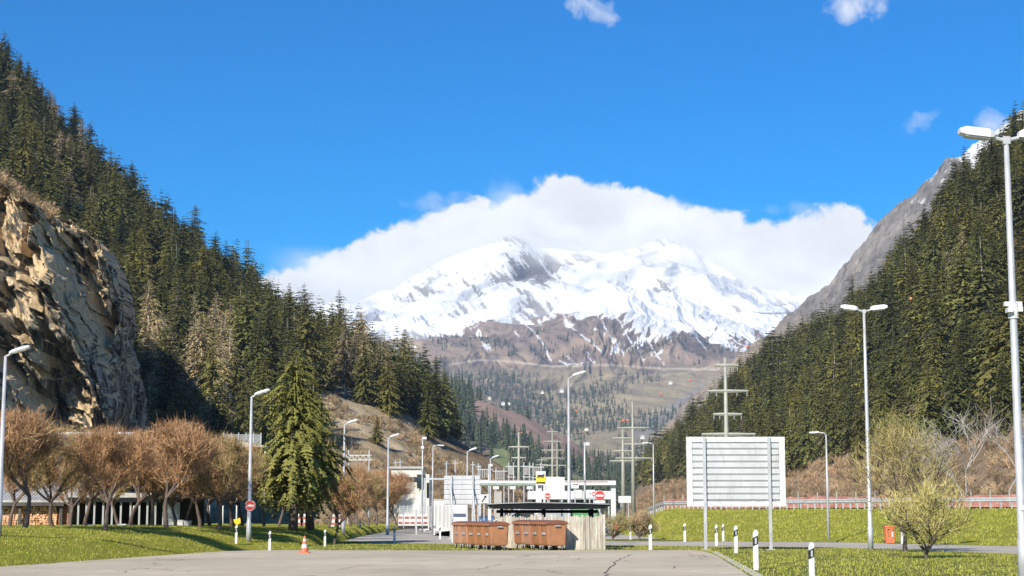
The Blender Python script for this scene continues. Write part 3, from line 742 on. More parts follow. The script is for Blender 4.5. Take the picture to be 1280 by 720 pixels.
# standing clumps of three dark conifers at the edge of the scree slope
def slope_pt(L, px, py):
    X_, Y_ = proj(L.P); d = (X_-px)**2+(Y_-py)**2+(L.v[:, None] > .80)*1e6; j, i = np.unravel_index(np.argmin(d), d.shape); return L.P[j, i]
for px, py, h, lab in [(577, 543, 10, 'lone dark spruce at the right-hand end of the forest edge above the brown brush'), (470, 556, 7.5, 'small dark spruce alone on the straw coloured scree slope'), (533, 549, 12, 'short broad spruce in front of the tall forest edge'), (210, 545, 24, 'bright green spruce in front of the tan larches beside the cliff'), (50, 545, 6, 'small yellow green conifer growing at the foot of the cliff')]:
    p = slope_pt(LH, px, py)
    if px == 50: p = np.array([*P(50, 545, 229)]); p[2] = P(50, 545, 229)[2]-3
    r = empty('spruce_tree', (float(p[0]), float(p[1]), float(p[2])-.3), lab, 'spruce tree', None, 1.0, h/20); r.scale = (h/20*1.25, h/20*1.25, h/20)
    me, tme = protos[int(px) % 6]; mesh_obj('crown', me, r); mesh_obj('trunk', tme, r)

# --- brush: low leafless scrub
def brush(seed, H, R, n, w=.05, up=.9, nsub=2):
    rs = np.random.RandomState(seed); V = []
    for k in range(n):
        a = rs.rand()*6.28; t = rs.rand()**.6; base = np.array([math.cos(a), math.sin(a), 0])*R*.25*rs.rand()
        d = np.array([math.cos(a)*t*(1.1-up*.2), math.sin(a)*t, up+.2*rs.rand()]); L = H*(.55+.45*rs.rand())*(1-.25*t)
        d[:2] *= R/H; tip = base+d*L
        side_ = np.cross(d, rs.normal(size=3)); side_ /= np.linalg.norm(side_)+1e-6; midp = base+(tip-base)*.55+rs.normal(size=3)*.04*H
        V += [base-side_*w/2, base+side_*w/2, midp, midp-side_*w/2.5, midp+side_*w/2.5, tip]
        for m in range(nsub):
            b0 = base+(tip-base)*(.35+.5*rs.rand()); e = b0+(tip-b0)*.8+rs.normal(size=3)*np.array([.16, .16, .10])*H; V += [b0-side_*w*.3, b0+side_*w*.3, e]
    V = np.array(V); return V, np.arange(len(V)).reshape(-1, 3)
bz = [brush(400+k, 2.6, 2.0, 26, .16, .8, 3) for k in range(5)]
pb = thin_out(LH.sample(26000, rsf, .0, .45), 1.9, rsf); x, y = proj(pb)
lowb = np.interp(x, [185, 330, 370, 395, 430, 470, 520, 560, 600, 700], [560, 570, 540, 476, 490, 500, 535, 548, 500, 400])
d1 = fbm(pb/22+77, 3); sel = (x > 170) & (x < 700) & (y > lowb-6) & (d1 > .12-.42*(x > 510)-.25*(y > 600)-.2*(x < 380))
pbL = pb[sel]
pb = thin_out(RH.sample(30000, rsf, .0, .35), 2.0, rsf); x, y = proj(pb)
lowb = np.interp(x, [780, 830, 870, 940, 1000, 1060, 1130, 1200, 1280, 1500], [600, 600, 598, 592, 586, 576, 564, 548, 530, 530])
sel = (x > 790) & (x < 1400) & (y > lowb) & (fbm(pb/18+7, 3) > -.25); pbR = pb[sel]
# valley floor strip between motorway and right slope, and the cliff's foot and brow
fl = np.c_[rsf.uniform(30, 190, 2600), rsf.uniform(175, 300, 2600), np.zeros(2600)]; fl = thin_out(fl, 2.0, rsf); x, y = proj(fl); fl = fl[(x > 800) & (x < 1340) & (fl[:, 1] < 420)]
cf = []
Cx, Cy = proj(C); 
for j in range(300, 419, 2):
    for i in range(0, 520, 5):
        if Cx[j, i] < 62 and rsf.rand() < .75 and fbm(C[j, i]/9+3, 2) > -.12: cf.append(C[j, i]-[0, 0, .3])
for k in range(140):
    px = rsf.uniform(-40, 190); yy_ = float(np.interp(px, s_px, s_Y))-6-rsf.rand()*9; p = P(px, 600, yy_); p[2] = 0; cf.append(p)
cf = np.array(cf)
# dark scrubby trees covering the foot of the cliff too: stick to brush
pp = np.concatenate([pbL, pbR, fl, cf]); hs_ = rsf.uniform(1.7, 3.4, len(pp))*np.where(pp[:, 1] > 420, 1.15, 1.0)
hs_ *= 1.0
print('brush', len(pp))
tb = rsf.rand(len(pp))
scatter('brush', bz, pp, hs_, 2.6, M['scrub'], rsf, 'leafless brown brush covering the foot of both slopes and the valley edge', 'brush', tb)

# --- distant woods on the spur and across the massif
def tiny(seed, H, R, wh=5, br=5):
    rs = np.random.RandomState(seed); V = []
    for w in range(wh):
        t = w/wh; z = H*(.05+.95*t); r = R*(1-t)**.9*(.85+.3*rs.rand())+.05*R; o = rs.rand()*6
        for b in range(br):
            a = o+2*PI*b/br; e = r*(.8+.4*rs.rand()); wv = .55
            V += [np.array([0, 0, z+H*.22]), np.array([math.cos(a-wv)*e, math.sin(a-wv)*e, z-H*.03*rs.rand()]), np.array([math.cos(a+wv)*e, math.sin(a+wv)*e, z-H*.03*rs.rand()])]
    V = np.array(V); return V, np.arange(len(V)).reshape(-1, 3)
tz = [tiny(500+k, 20, 3.6+.4*(k % 3)) for k in range(6)]
pm = thin_out(MH.sample(16000, rsf, .05, .72), 11, rsf); x, y = proj(pm); nn = fbm(pm/120+30, 3)
pinkp = fbm(pm/140+8, 4)+.5*pline(x, y, [(605, 512), (640, 530), (690, 556), (770, 568)], 16)
sel = (x > 500) & (x < 920) & (pinkp < .20) & (nn > -.42) & ~((np.abs(x-628) < 11) & (y > 562)); pm = pm[sel]
tz2 = [tiny(520+k, 20, 4.2, 4, 4) for k in range(4)]
pf = thin_out(FM.sample(90000, rsf, .05, .72), 13, rsf); x, y = proj(pf); nn = fbm(pf/230+11, 4); nn2 = fbm(pf/70+2, 3)
dens = np.where(y > 468, .15+.25*sstep(470, 520, y)*(1-sstep(560, 590, y)), -.25)+.45*pline(x, y, [(590, 490), (650, 500), (700, 520), (760, 510)], 24)+.30*pline(x, y, [(570, 470), (640, 470)], 10)
dens = dens-.75*pline(x, y, [(800, 500), (850, 490), (900, 470), (940, 450)], 18)-.5*(pline(x, y, [(740, 560), (800, 555), (850, 560)], 12))
up_ = (y < 452)*(.50*pline(x, y, [(585, 432), (600, 425), (640, 440)], 12)+.55*pline(x, y, [(540, 425), (560, 435)], 8)+.2)
sel = (x > 520) & (x < 960) & (nn*1.1+nn2*.7+dens+up_ > .28) & (rsf.rand(len(x)) < .8) & (y > 408)
pf = pf[sel]; print('distant trees', len(pm), len(pf))
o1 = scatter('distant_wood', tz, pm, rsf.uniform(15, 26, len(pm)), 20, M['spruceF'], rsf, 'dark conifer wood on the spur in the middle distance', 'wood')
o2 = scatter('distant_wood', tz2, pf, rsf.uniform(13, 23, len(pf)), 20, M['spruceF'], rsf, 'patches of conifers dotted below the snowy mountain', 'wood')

# --- leafless garden trees, generated as branching skeletons
def bare_tree(seed, H, R, trunkH, tr, nfork=5, depth=4, ntw=2200, tw=.028, upw=.75, lean=0.0):
    """returns trunk MB and (V,F) of twigs"""
    rs = np.random.RandomState(seed); mb = MB(); tips = []
    def grow(p, d, L, r, lv):
        pts = [p]; dd = d.copy()
        for k in range(3):
            dd = dd+rs.normal(size=3)*.16+np.array([0, 0, .06*upw]); dd /= np.linalg.norm(dd); pts.append(pts[-1]+dd*L/3)
        mb.tube([tuple(q) for q in pts], [r, r*.85, r*.72, r*.6], 5 if lv > 0 else 8, cap=False)
        tips.append((pts[2], dd.copy(), lv)); tips.append((pts[3], dd.copy(), lv))
        if lv < depth:
            for k in range(nfork if lv == 0 else rs.randint(2, 4)):
                a = rs.rand()*6.28; e = np.array([math.cos(a), math.sin(a), 0])*((.95 if upw < 1 else .62) if lv == 0 else .7)+dd*.8; e /= np.linalg.norm(e)
                grow(pts[3] if rs.rand() < .65 or lv == 0 else pts[2], e, L*(.72+.2*rs.rand()) if lv else H*.30, r*.56, lv+1)
    grow(np.zeros(3), np.array([lean, 0, 1.0]), trunkH, tr, 0)
    tips = [t for t in tips if t[2] >= 1]; V = []
    for k in range(ntw):
        p, d, lv = tips[rs.randint(len(tips))]; p = p+rs.normal(size=3)*.10
        e = d*.5+rs.normal(size=3)*.55+np.array([p[0], p[1], 0])*.16/max(.3, R)+np.array([0, 0, .55*upw]); e /= np.linalg.norm(e)
        L = H*(.09+.13*rs.rand())
        # keep the rounded outline of a pruned crown
        q = p+e*L; cz = trunkH+(H-trunkH)*.45; rr = math.sqrt((q[0]/R)**2+(q[1]/R)**2+((q[2]-cz)/((H-cz)))**2)
        if rr > 1.08+.1*rs.rand(): continue
        s = np.cross(e, rs.normal(size=3)); s /= np.linalg.norm(s)+1e-6
        m = p+e*L*.5+rs.normal(size=3)*.02*H
        V += [p-s*tw/2, p+s*tw/2, m, m-s*tw*.45, m+s*tw*.45, q]
        f = m+ (q-m)*.7+rs.normal(size=3)*.05*H; V += [m-s*tw*.3, m+s*tw*.3, f]
    V = np.array(V); return mb, V, np.arange(len(V)).reshape(-1, 3)
def mk_bare(name, seed, label, cat, group, loc, mat, bark, part='crown', **k):
    mb, V, Fc = bare_tree(seed, **k)
    r = empty(name, loc, label, cat, group); mb.build('trunk', bark, r, smooth=True); npmesh(part, V, Fc, mat, parent=r); return r
ordn = ['first', 'second', 'third', 'fourth', 'fifth', 'sixth', 'seventh', 'eighth', 'ninth', 'tenth', 'eleventh', 'twelfth', 'thirteenth', 'fourteenth', 'fifteenth', 'sixteenth', 'seventeenth', 'eighteenth', 'nineteenth', 'twentieth']
def zon(L, p):
    """height of a near slope under p"""
    d = (L.P[..., 0]-p[0])**2+(L.P[..., 1]-p[1])**2; j, i = np.unravel_index(np.argmin(d), d.shape); return float(L.P[j, i, 2])
def on_berm(px, Y): p = P(px, 660, Y); z = zon(berm, p); return Vector((float(P(px, zpy(z, Y), Y)[0]), Y, z))
kinds = [mk_bare('orchard_tree', 601+k, 'x', 'fruit tree', 'bare trees in a row on the grass bank', (0, 0, -500), M['twigred'] if k != 2 else M['twigbrown'], M['barkred'], H=4.35, R=2.25, trunkH=1.2, tr=.11, nfork=6, depth=3, ntw=4200, tw=.026, upw=1.15) for k in range(4)]
row = [(-48, 64, 1.05), (31, 67, 1.1), (66, 72, 1.0), (106, 80, 1.05), (132, 70, 1.0), (163, 90, 1.15), (190, 82, 1.1), (208, 78, 1.15), (232, 95, 1.1), (250, 87, 1.05), (272, 84, 1.1), (289, 92, 1.1), (303, 100, 1.0), (12, 78, .95), (88, 76, .85), (148, 86, .95), (219, 90, .9), (262, 98, 1.0)]
row = sorted(row)+[(330, 104, 1.0), (348, 110, 1.0)]
NR = len(row)-2
used = set()
for j, (px, Y, s) in enumerate(row):
    k = (j*3+1) % 4; loc = on_berm(px, Y); loc.z -= .05
    lab = 'leafless reddish fruit tree, %s from the left along the bank in front of the sheds' % ordn[j] if j < NR else 'leafless fruit tree behind the big conifer, %s of two' % ('left' if j == NR else 'right')
    if k not in used: used.add(k); r = kinds[k]; r.location = loc; r['label'] = lab; r.rotation_euler = (0, 0, j*1.3); r.scale = (s, s, s)
    else: copy_tree(kinds[k], loc, lab, j*1.3, s)
row2 = [(410, 110, .95), (427, 124, 1.05), (438, 134, 1.1), (447, 142, 1.2), (460, 152, 1.1), (470, 160, 1.2), (484, 176, 1.35), (495, 190, 1.35)]
for j, (px, Y, s) in enumerate(row2):
    loc = on_berm(px, Y); loc.z -= .05
    copy_tree(kinds[(j*5+2) % 4], loc, 'leafless russet tree beside the access road, %s from the left in its clump' % ordn[j], j*1.9, s, group='bare trees clumped beside the access road')
# dark gnarled tree with open crown in front of the lamp
loc = on_berm(418, 92); loc.z = zon(berm, loc)
copy_tree(kinds[0], loc, 'thin dark tree leaning by the lamp, nearest of the clump beside the road', .5, .85)

# --- two dark conifers on the lawn
def lawn_conifer(px, py, h, w, seed, lab, trunkmat, whs=64):
    g0 = G(px, py); zb = zon(berm, g0) if px < 400 else 0; g0.z = max(0, zb)
    r = empty('conifer_tree', g0, lab, 'conifer', None)
    Vv, Ff = conifer(seed, h, w, whs, 21, 9, 2, .30, .55, .15, .17, .95, .30)
    rs = np.random.RandomState(seed)
    dirz = np.arctan2(Vv[:, 1], Vv[:, 0]); tri = Vv.reshape(-1, 3, 3); c = tri.mean(1)
    n = fbm(c*.9+seed, 3); keep = n > -.20; tri = tri[keep]
    n2 = fbm(tri.mean(1)*.55+9, 2)[:, None, None]; tri = tri*np.array([1, 1, 1]); tri[..., :2] *= (1+.55*n2)
    Vv = tri.reshape(-1, 3)
    npmesh('crown', Vv, np.arange(len(Vv)).reshape(-1, 3), M['cedar'], {'tint': ('FLOAT', np.zeros(len(Vv)))}, parent=r)
    trunk_mb(h, .22, 0, seed, 10).build('trunk', trunkmat, r, smooth=True); return r
lawn_conifer(366, 681, 9.9, 2.05, 71, 'tall dark conifer on the lawn with a pale trunk foot, front one of the pair', M['bark'])
lawn_conifer(387, 679, 9.0, 1.95, 72, 'tall dark conifer standing just behind and right of the pale-footed one', M['bark'])

# --- shrubs
def shrub(px, py, H, R, ntw, mat, lab, seed):
    return mk_bare('shrub', seed, lab, 'shrub', None, G(px, py), mat, M['bark'], part='twigs', H=H, R=R, trunkH=.18, tr=.09, nfork=10, depth=3, ntw=ntw, tw=.026, upw=1.1)
shrub(800, 674.5, 2.2, 2.0, 2300, M['twigtan'], 'broad tan leafless shrub left of the billboard beside the path', 801)
shrub(765, 676, 2.1, 1.2, 1200, M['twigolive'], 'smaller olive shrub just right of the paling fence', 802)
shrub(1158, 698, 3.5, 1.55, 2300, M['twigbush'], 'dense tan olive shrub on the right lawn near the lamp', 803)
r = mk_bare('willow_tree', 816, 'spreading young tree with yellow green twigs behind the dense shrub on the right lawn', 'tree', None, G(1132, 690), M['sprucewhite'] if False else M['twigolive'], M['bark'], H=5.9, R=2.3, trunkH=.8, tr=.12, nfork=7, depth=4, ntw=2900, tw=.028, upw=1.1)
rs = np.random.RandomState(5); V = []
for k in range(3600):
    a, b = rs.rand()*6.28, rs.rand()**.5; zz = rs.rand(); rr = 2.3*math.sqrt(max(0, 1-((zz-.52)/.55)**2))*b; p = np.array([math.cos(a)*rr, math.sin(a)*rr, .6+5.2*zz])
    if fbm(p*.8, 2) < -.05: continue
    u = rs.normal(size=3)*.045; w_ = rs.normal(size=3)*.045; V += [p, p+u, p+w_]
V = np.array(V); npmesh('foliage', V, np.arange(len(V)).reshape(-1, 3), M['sprucewhite'], parent=r)
mk_bare('birch_tree', 821, 'pale grey leafless tree rising behind the motorway right of the bushy shrub', 'tree', None, PV(1165, 634, 190), M['twiggrey'], M['barkpale'], H=8.5, R=3.4, trunkH=2.2, tr=.12, nfork=7, depth=4, ntw=2600, tw=.06, upw=1.1)
for j, (px, H, Y, lab) in enumerate([(1205, 15, 220, 'tall white stemmed birch, left one of the two behind the motorway'), (1222, 13, 205, 'slender white stemmed birch, right one of the two behind the motorway'), (1262, 16, 230, 'leaning pale tree with long bare limbs at the right edge of the forest')]):
    p = P(px, zpy(0, Y), Y); r = empty('birch_tree', (float(p[0]), Y, 0), lab, 'birch tree', 'pale birches behind the motorway')
    mb, V, Fc = bare_tree(830+j, H=H, R=2.4 if j < 2 else 4, trunkH=H*.5, tr=.12, nfork=5, depth=3, ntw=1500, tw=.045, upw=1.1)
    mb.build('trunk', M['barkpale'], r); npmesh('twigs', V, Fc, M['twiggrey'], parent=r)

# --- grass blades on the near lawn, banks and edges
def in_poly(p, poly):
    x, y = p[:, 0], p[:, 1]; r = np.zeros(len(p), bool); n = len(poly)
    for i in range(n):
        x0, y0 = poly[i]; x1, y1 = poly[(i+1) % n]
        with np.errstate(divide='ignore', invalid='ignore'): r ^= ((y0 > y) != (y1 > y)) & (x < (x1-x0)*(y-y0)/(y1-y0+1e-12)+x0)
    return r
def blades(name, pts, h, mat, rs, label):
    n = len(pts); a = rs.rand(n)*6.28; w = h*.22; hh_ = h*(.5+rs.rand(n)); d = np.stack([np.cos(a), np.sin(a), 0*a], -1)
    tip = pts+np.stack([rs.normal(size=n)*h*.4, rs.normal(size=n)*h*.4, hh_], -1)
    V = np.stack([pts-d*w, pts+d*w, tip], 1).reshape(-1, 3); o = npmesh(name, V, np.arange(3*n).reshape(-1, 3), mat)
    return tag(o, label, 'grass', kind='stuff')
def twig3(name, a, b, c3):
    m, nt, bs = newmat(name); isl = nt.nodes.new('ShaderNodeNewGeometry').outputs['Random Per Island']
    nt.links.new(ramp(nt, isl, [(0, a), (.8, b), (1, c3)]), bs.inputs['Base Color']); bs.inputs['Roughness'].default_value = .8; bs.inputs['Specular IOR Level'].default_value = .2; return m
M['blade'] = twig3('grass_blades', (.24, .25, .04), (.36, .36, .06), (.46, .40, .15))
rs = np.random.RandomState(9)
q = np.c_[rs.uniform(-16, 34, 150000), rs.uniform(40, 106, 150000), np.zeros(150000)]
keep = ~in_poly(q, lot) & ~in_poly(q, rd) & (q[:, 0] > -16) ; x, y = proj(q); keep &= (x > -20) & (x < 1300) & (rs.rand(len(q)) < np.clip(70/q[:, 1]-.2, .2, 1)) & (fbm(q*np.array([.5, .5, 1]), 3) > -.25)
ez = q[:, 1] < np.interp(x, [740, 800, 1280], [400, 101, 84]); keep &= ez & ((x > 330))
q = q[keep]
qb = berm.sample(60000, rs, 0, .62); x, y = proj(qb); qb = qb[(x > -30) & (x < 530) & (fbm(qb*.6, 3) > -.2)]
qe = emb.sample(50000, rs, 0, .64); x, y = proj(qe); qe = qe[(x > 780) & (x < 1310) & (fbm(qe*.5, 3) > -.15)]
blades('grass', np.concatenate([q, qb]), .06, M['blade'], rs, 'short spring grass on the lawn and the left bank')
blades('grass', qe, .12, M['blade'], rs, 'sunlit yellow green grass on the motorway bank')
# ------------------------------------------------------------------ street lamps
def lamp_single(base, H, lab, arm=.55, side=1, tilt=.30, head=(.72, .34, .22), r=(.10, .055), rz=0.0, group='single arm street lamps', s=1.0):
    t = empty('street_lamp', base, lab, 'street lamp', group, rz)
    mb = MB().tube([(0, 0, 0), (0, 0, .9), (0, 0, .92), (0, 0, H)], [r[0]*1.25, r[0]*1.25, r[0], r[1]], 12); mb.build('pole', M['pole'], t, smooth=True)
    mb = MB().tube([(0, 0, H-.02), (side*.12, 0, H+.04), (side*arm*.45, 0, H+.04+arm*.45*tilt)], [r[1]*.9, r[1]*.8, r[1]*.7], 8); mb.build('arm', M['pole'], t, smooth=True)
    L, Wd, Th = head; x0 = side*arm*.25; n = 10; mb = MB(); vs = []; fs = []
    prof = [(0, .55), (.12, .85), (.5, 1), (.85, .9), (1, .6)]
    for a_, w in prof:
        for k in range(n):
            an = 2*PI*k/n; y = math.cos(an)*Wd/2*w; z = math.sin(an)*Th/2*w; z = max(z, -Th*.22)
            vs.append((x0+side*a_*L, y, H+.07+abs(x0)*tilt+a_*L*tilt+z))
    for i in range(len(prof)-1):
        for k in range(n): fs.append((i*n+k, i*n+(k+1) % n, (i+1)*n+(k+1) % n, (i+1)*n+k))
    fs += [tuple(range(n)), tuple(range((len(prof)-1)*n, len(prof)*n))]
    mb.add(vs, fs); hd = mb.build('lamp_head', M['lampshell'], t, smooth=False)
    lb = MB().box((x0+side*L*.55, 0, H+.07+abs(x0)*tilt+L*.55*tilt-Th*.25), (L*.62, Wd*.7, .03), ry=-side*math.atan(tilt)); lb.build('lens', M['lens'], hd)
    db = MB().box((0, -r[0]*1.12, .75), (.09, .02, .32)); db.build('service_door', M['grey'], t)
    return t
def lp(px, ptop, Y, zb, lab, **k):
    """lamp whose top is seen at row ptop when standing at distance Y"""
    zt = float(P(px, ptop, Y)[2]); x = float(P(px, (ptop+645)/2, Y)[0]); return lamp_single((x, Y, zb), zt-zb-.12, lab, **k)
lp(3, 441, 60, zon(berm, (-18.4, 60)), 'white street lamp cut by the left edge of the picture, nearest of the single lamps')
lp(313, 493, 80, zon(berm, (-12.5, 80)), 'street lamp carrying the round no entry sign')
lp(430, 529, 110, zon(berm, (-11, 110)), 'street lamp rising behind the dark leaning tree')
lp(485, 546, 131, zon(berm, (-9.9, 131)), 'street lamp on the grass edge right of the russet trees')
lp(584, 563, 156, .0, 'street lamp above the small ribbed sign back', arm=.7)
lp(497+116, 572, 174, .0, 'farthest street lamp, with a slim pole beside it and the petrol station', arm=.6, side=1)
lp(711, 470, 92, .0, 'tall slender street lamp standing behind the bin shelter', arm=.9)
def thin_lamp(px, ptop, Y, zb, lab, side):
    zt = float(P(px, ptop, Y)[2]); x = float(P(px, 600, Y)[0]); t = empty('street_lamp', (x, Y, zb), lab, 'street lamp', 'thin street lamps with short curved arms'); H = zt-zb
    MB().tube([(0, 0, 0), (0, 0, H*.5), (0, 0, H-.1)], [.09, .07, .045], 10).build('pole', M['pole'], t, smooth=True)
    MB().tube([(0, 0, H-.12), (side*.12, 0, H-.02), (side*.5, 0, H+.04)], [.045, .04, .035], 8).build('arm', M['pole'], t, smooth=True)
    hd = MB().box((side*.72, 0, H+.03), (.55, .2, .09), ry=side*.06).build('lamp_head', M['lampshell'], t); MB().box((side*.74, 0, H-.03), (.36, .15, .03), ry=side*.06).build('lens', M['lens'], hd)
thin_lamp(541, 557, 150, 0, 'thin lamp with a curved arm left of the small ribbed sign back', 1)
thin_lamp(817, 554, 145, .6, 'thin grey lamp beside the tan shrub, arm to the left', -1)
thin_lamp(1034, 541, 99, .2, 'thin grey lamp on the foot of the motorway bank right of the billboard', -1)
# double-headed lamps
def lamp_double(base, H, lab, armL, extra=False, hs=1.0):
    t = empty('double_street_lamp', base, lab, 'street lamp', 'lamps with two arms')
    MB().tube([(0, 0, 0), (0, 0, 1.0), (0, 0, 1.02), (0, 0, H*.6), (0, 0, H)], [.125, .125, .105, .085, .06], 14).build('pole', M['pole'], t, smooth=True)
    MB().box((0, 0, H+.01), (.16, .14, .18)).build('top_joint', M['pole'], t)
    for sd_ in (-1, 1):
        tl = .12; L = .80*hs; x0 = sd_*armL*.30
        am = MB().tube([(sd_*.06, 0, H+.02), (x0+sd_*.1, 0, H+.05+armL*.42*tl)], [.05, .045], 8).build('arm', M['pole'], t)
        prof = [(0, .6, .6), (.15, 1, 1), (.8, 1, 1), (1, .8, .55)]; mb = MB(); vs = []; fs = []
        for a_, w, h_ in prof:
            for yy, zz in ((-.5, -.35), (-.5, .2), (-.3, .5), (.3, .5), (.5, .2), (.5, -.35)): vs.append((x0+sd_*a_*L, yy*.34*w*hs, H+.10+abs(x0)*tl+a_*L*tl+zz*.25*h_*hs))
        for i in range(3):
            for k in range(6): fs.append((i*6+k, i*6+(k+1) % 6, (i+1)*6+(k+1) % 6, (i+1)*6+k))
        fs += [tuple(range(6)), tuple(range(18, 24))]
        hd = MB().add(vs, fs).build('lamp_head', M['lampshell'], am)
        MB().box((x0+sd_*L*.5, 0, H+.10+abs(x0)*tl+L*.5*tl-.09*hs), (L*.68, .26*hs, .06), ry=-sd_*tl).build('lens', M['lens'], am)
    return t
b0 = G(1088.5, 687); b0.z = 0
lamp_double(b0, float(P(1080, 387, b0.y)[2])-.1, 'tall double headed lamp between the billboard and the olive shrub', 1.0)
MB().box((0, 0, 0), (0, 0, 0))
Y5 = 38.0; xb = float(P(1280.5, 730, Y5)[0]); H5 = float(P(1257, 170, Y5)[2])
L5 = lamp_double((xb, Y5, 0), H5-.12, 'large double headed lamp at the right edge with a small bracket halfway up', .95, hs=1.0)
zb5 = float(P(1262, 380, Y5)[2])
br = MB().box((0, 0, zb5), (.40, .12, .10)); br.box((-.12, -.10, zb5-.16), (.12, .22, .10)); br.box((.13, -.08, zb5-.13), (.10, .14, .12)); br.tube([(0, 0, zb5-.34), (0, 0, zb5+.02)], .115, 12); br.build('bracket', M['white'], L5)
MB().tube([(0, 0, 0), (0, 0, .12)], .3, 16).build('footing', M['concrete'], L5)
zs = float(P(1279, 635, Y5)[2]); MB().box((0.02, -.115, zs), (.16, .012, .11)).build('number_plate', M['white'], L5)
# mast with camera boxes, slim poles
def mast(px, ptop, Y, zb, lab, name='camera_mast', boxes=1, cat='mast'):
    x = float(P(px, 600, Y)[0]); H = float(P(px, ptop, Y)[2])-zb; t = empty(name, (x, Y, zb), lab, cat)
    MB().tube([(0, 0, 0), (0, 0, H*.6), (0, 0, H)], [.10, .08, .06], 10).build('pole', M['pole'], t, smooth=True)
    for k in range(boxes): MB().box(((.22 if k == 0 else 0), -.05, H-.12-.9*k), (.30, .22, .22)).build('camera_box', M['lampshell'], t)
    MB().box((-.02, -.12, H*.62), (.14, .10, .5)).build('junction_box', M['grey'], t)
mast(731, 553, 130, 0, 'thin mast with a small white camera box behind the bin shelter')
mast(528, 546, 160, 0, 'slim mast with a white antenna head above the pale building', 'antenna_mast', 2)
mast(611, 580, 168, 0, 'slim bare mast just left of the farthest street lamp', 'camera_mast', 1)

# ------------------------------------------------------------------ no entry signs
def no_entry(loc, R, lab, bar='white', pole=None, cutbar=True):
    t = empty('no_entry_sign', loc, lab, 'road sign', 'no entry signs')
    MB().disc((0, 0, 0), R, -1, .02, 32).build('sign_rim', M['white'], t)
    MB().disc((0, -.006, 0), R*.93, -1, .02, 32).build('sign_face', M['red'], t)
    MB().box((0, -.010, 0), (R*1.45, .012, R*.36)).build('sign_bar', M['white'], t)
    if pole:
        MB().tube([(0, .045, -pole), (0, .045, R)], .035, 10).build('post', M['pole'], t)
    return t
xx_ = float(P(312.5, 632, 79.8)[0]); no_entry((xx_, 79.84, float(P(312, 632, 79.8)[2])), .25, 'round no entry sign on the pole of the street lamp at the lawn corner')
MBc = MB().box((0, .07, 0), (.05, .10, .3)); 
MBc.build('clamp', M['grey'], bpy.data.objects['no_entry_sign'])
p = PV(684.5, 620, 100); no_entry(p, .19, 'small round no entry sign in front of the big white panel', pole=p.z)
p = PV(749.8, 619.5, 98); t = no_entry(p, .30, 'larger round no entry sign beyond the right end of the shelter roof', pole=p.z)
MB().box((0, .0, -.36), (.62, .03, .16)).build('sub_plate', M['white'], t)

# ------------------------------------------------------------------ big panels seen from behind
def ribs_panel(name, lab, pxa, pxb, pya, pyb, Y, posts, nr, frame=True, rib=M['palegrey'], rz=0.0, zg=0.0):
    a_ = PV(pxa, (pya+pyb)/2, Y); b_ = PV(pxb, (pya+pyb)/2, Y); zt = PV(pxa, pya, Y).z; zb = PV(pxa, pyb, Y).z; cx = (a_.x+b_.x)/2; Wd = b_.x-a_.x; Hh = zt-zb
    t = empty(name, (cx, Y, zg), lab, 'billboard', None, rz); zt -= zg; zb -= zg
    MB().box((0, .10, (zt+zb)/2), (Wd, .05, Hh)).build('panel', M['palegrey'], t)
    m = .27 if frame else 0.0
    n = nr; hh = (Hh-2*m)/n
    for k in range(n):
        zc = zb+m+hh*(k+.5)
        mb = MB(); w = Wd-2*m if frame else Wd
        mb.prism([(0, -hh*.46), (-.045, -hh*.30), (-.05, hh*.34), (0, hh*.46)], (-w/2, .072, zc), (0, 1, 0), (0, 0, 1), (w, 0, 0))
        mb.build('rib', rib, t)
        if frame: MB().box((0, .058, zc-hh*.5), (w, .028, .022)).build('rib_shade_strip', M['grey'], t)  # solid grey strip below each rib, its shadow line put in as colour
    if frame:
        for c, s in (((0, .045, zt-m*.45), (Wd+.02, .07, m*.9)), ((0, .045, zb+m*.42), (Wd+.02, .07, m*.84)), ((-Wd/2+.13, .043, (zt+zb)/2), (.27, .066, Hh-.02)), ((Wd/2-.13, .043, (zt+zb)/2), (.27, .066, Hh-.02))):
            # tarpaulin edge folded round the frame, with creases
            mb = MB(); nx = 24 if s[0] > s[2] else 4; nz = 4 if s[0] > s[2] else 18; vs = []
            rs_ = np.random.RandomState(int(c[0]*10+c[2]*10)+50)
            for j in range(nz+1):
                for i in range(nx+1):
                    x_ = c[0]-s[0]/2+s[0]*i/nx; z_ = c[2]-s[2]/2+s[2]*j/nz; inner = 1
                    vs.append((x_, c[1]-s[1]/2-.022*rs_.rand(), z_+(.02*rs_.normal() if 0 < j < nz else 0)))
            fs = [(j*(nx+1)+i, j*(nx+1)+i+1, (j+1)*(nx+1)+i+1, (j+1)*(nx+1)+i) for j in range(nz) for i in range(nx)]
            mb.add(vs, fs); mb.build('cover_edge', M['white'], t)
    for px in posts:
        x = PV(px, (pya+pyb)/2, Y).x-cx
        MB().box((x, -.03, zt/2-.02), (.14, .12, zt-.0)).build('post', M['pole'], t)
        MB().box((x, -.03, .02), (.4, .36, .06)).build('base_plate', M['concrete'], t)
    return t
T = ribs_panel('billboard', 'large grey ribbed back of a billboard wrapped in a white cover on two posts', 858.5, 981.5, 546, 633, 77, (880.5, 961.5), 9)
T2 = ribs_panel('billboard', 'smaller grey ribbed sign back on braced white posts beside the road', 555, 599.5, 594.5, 631, 112, (564, 591), 6, False)
zt2 = PV(564, 600, 112).z
for px in (564, 591):
    x = PV(px, 612, 112).x-T2.location.x; MB().tube([(x, -.1, zt2*.9), (x+.28, -1.4, .0)], .04, 8).build('brace', M['pole'], T2)

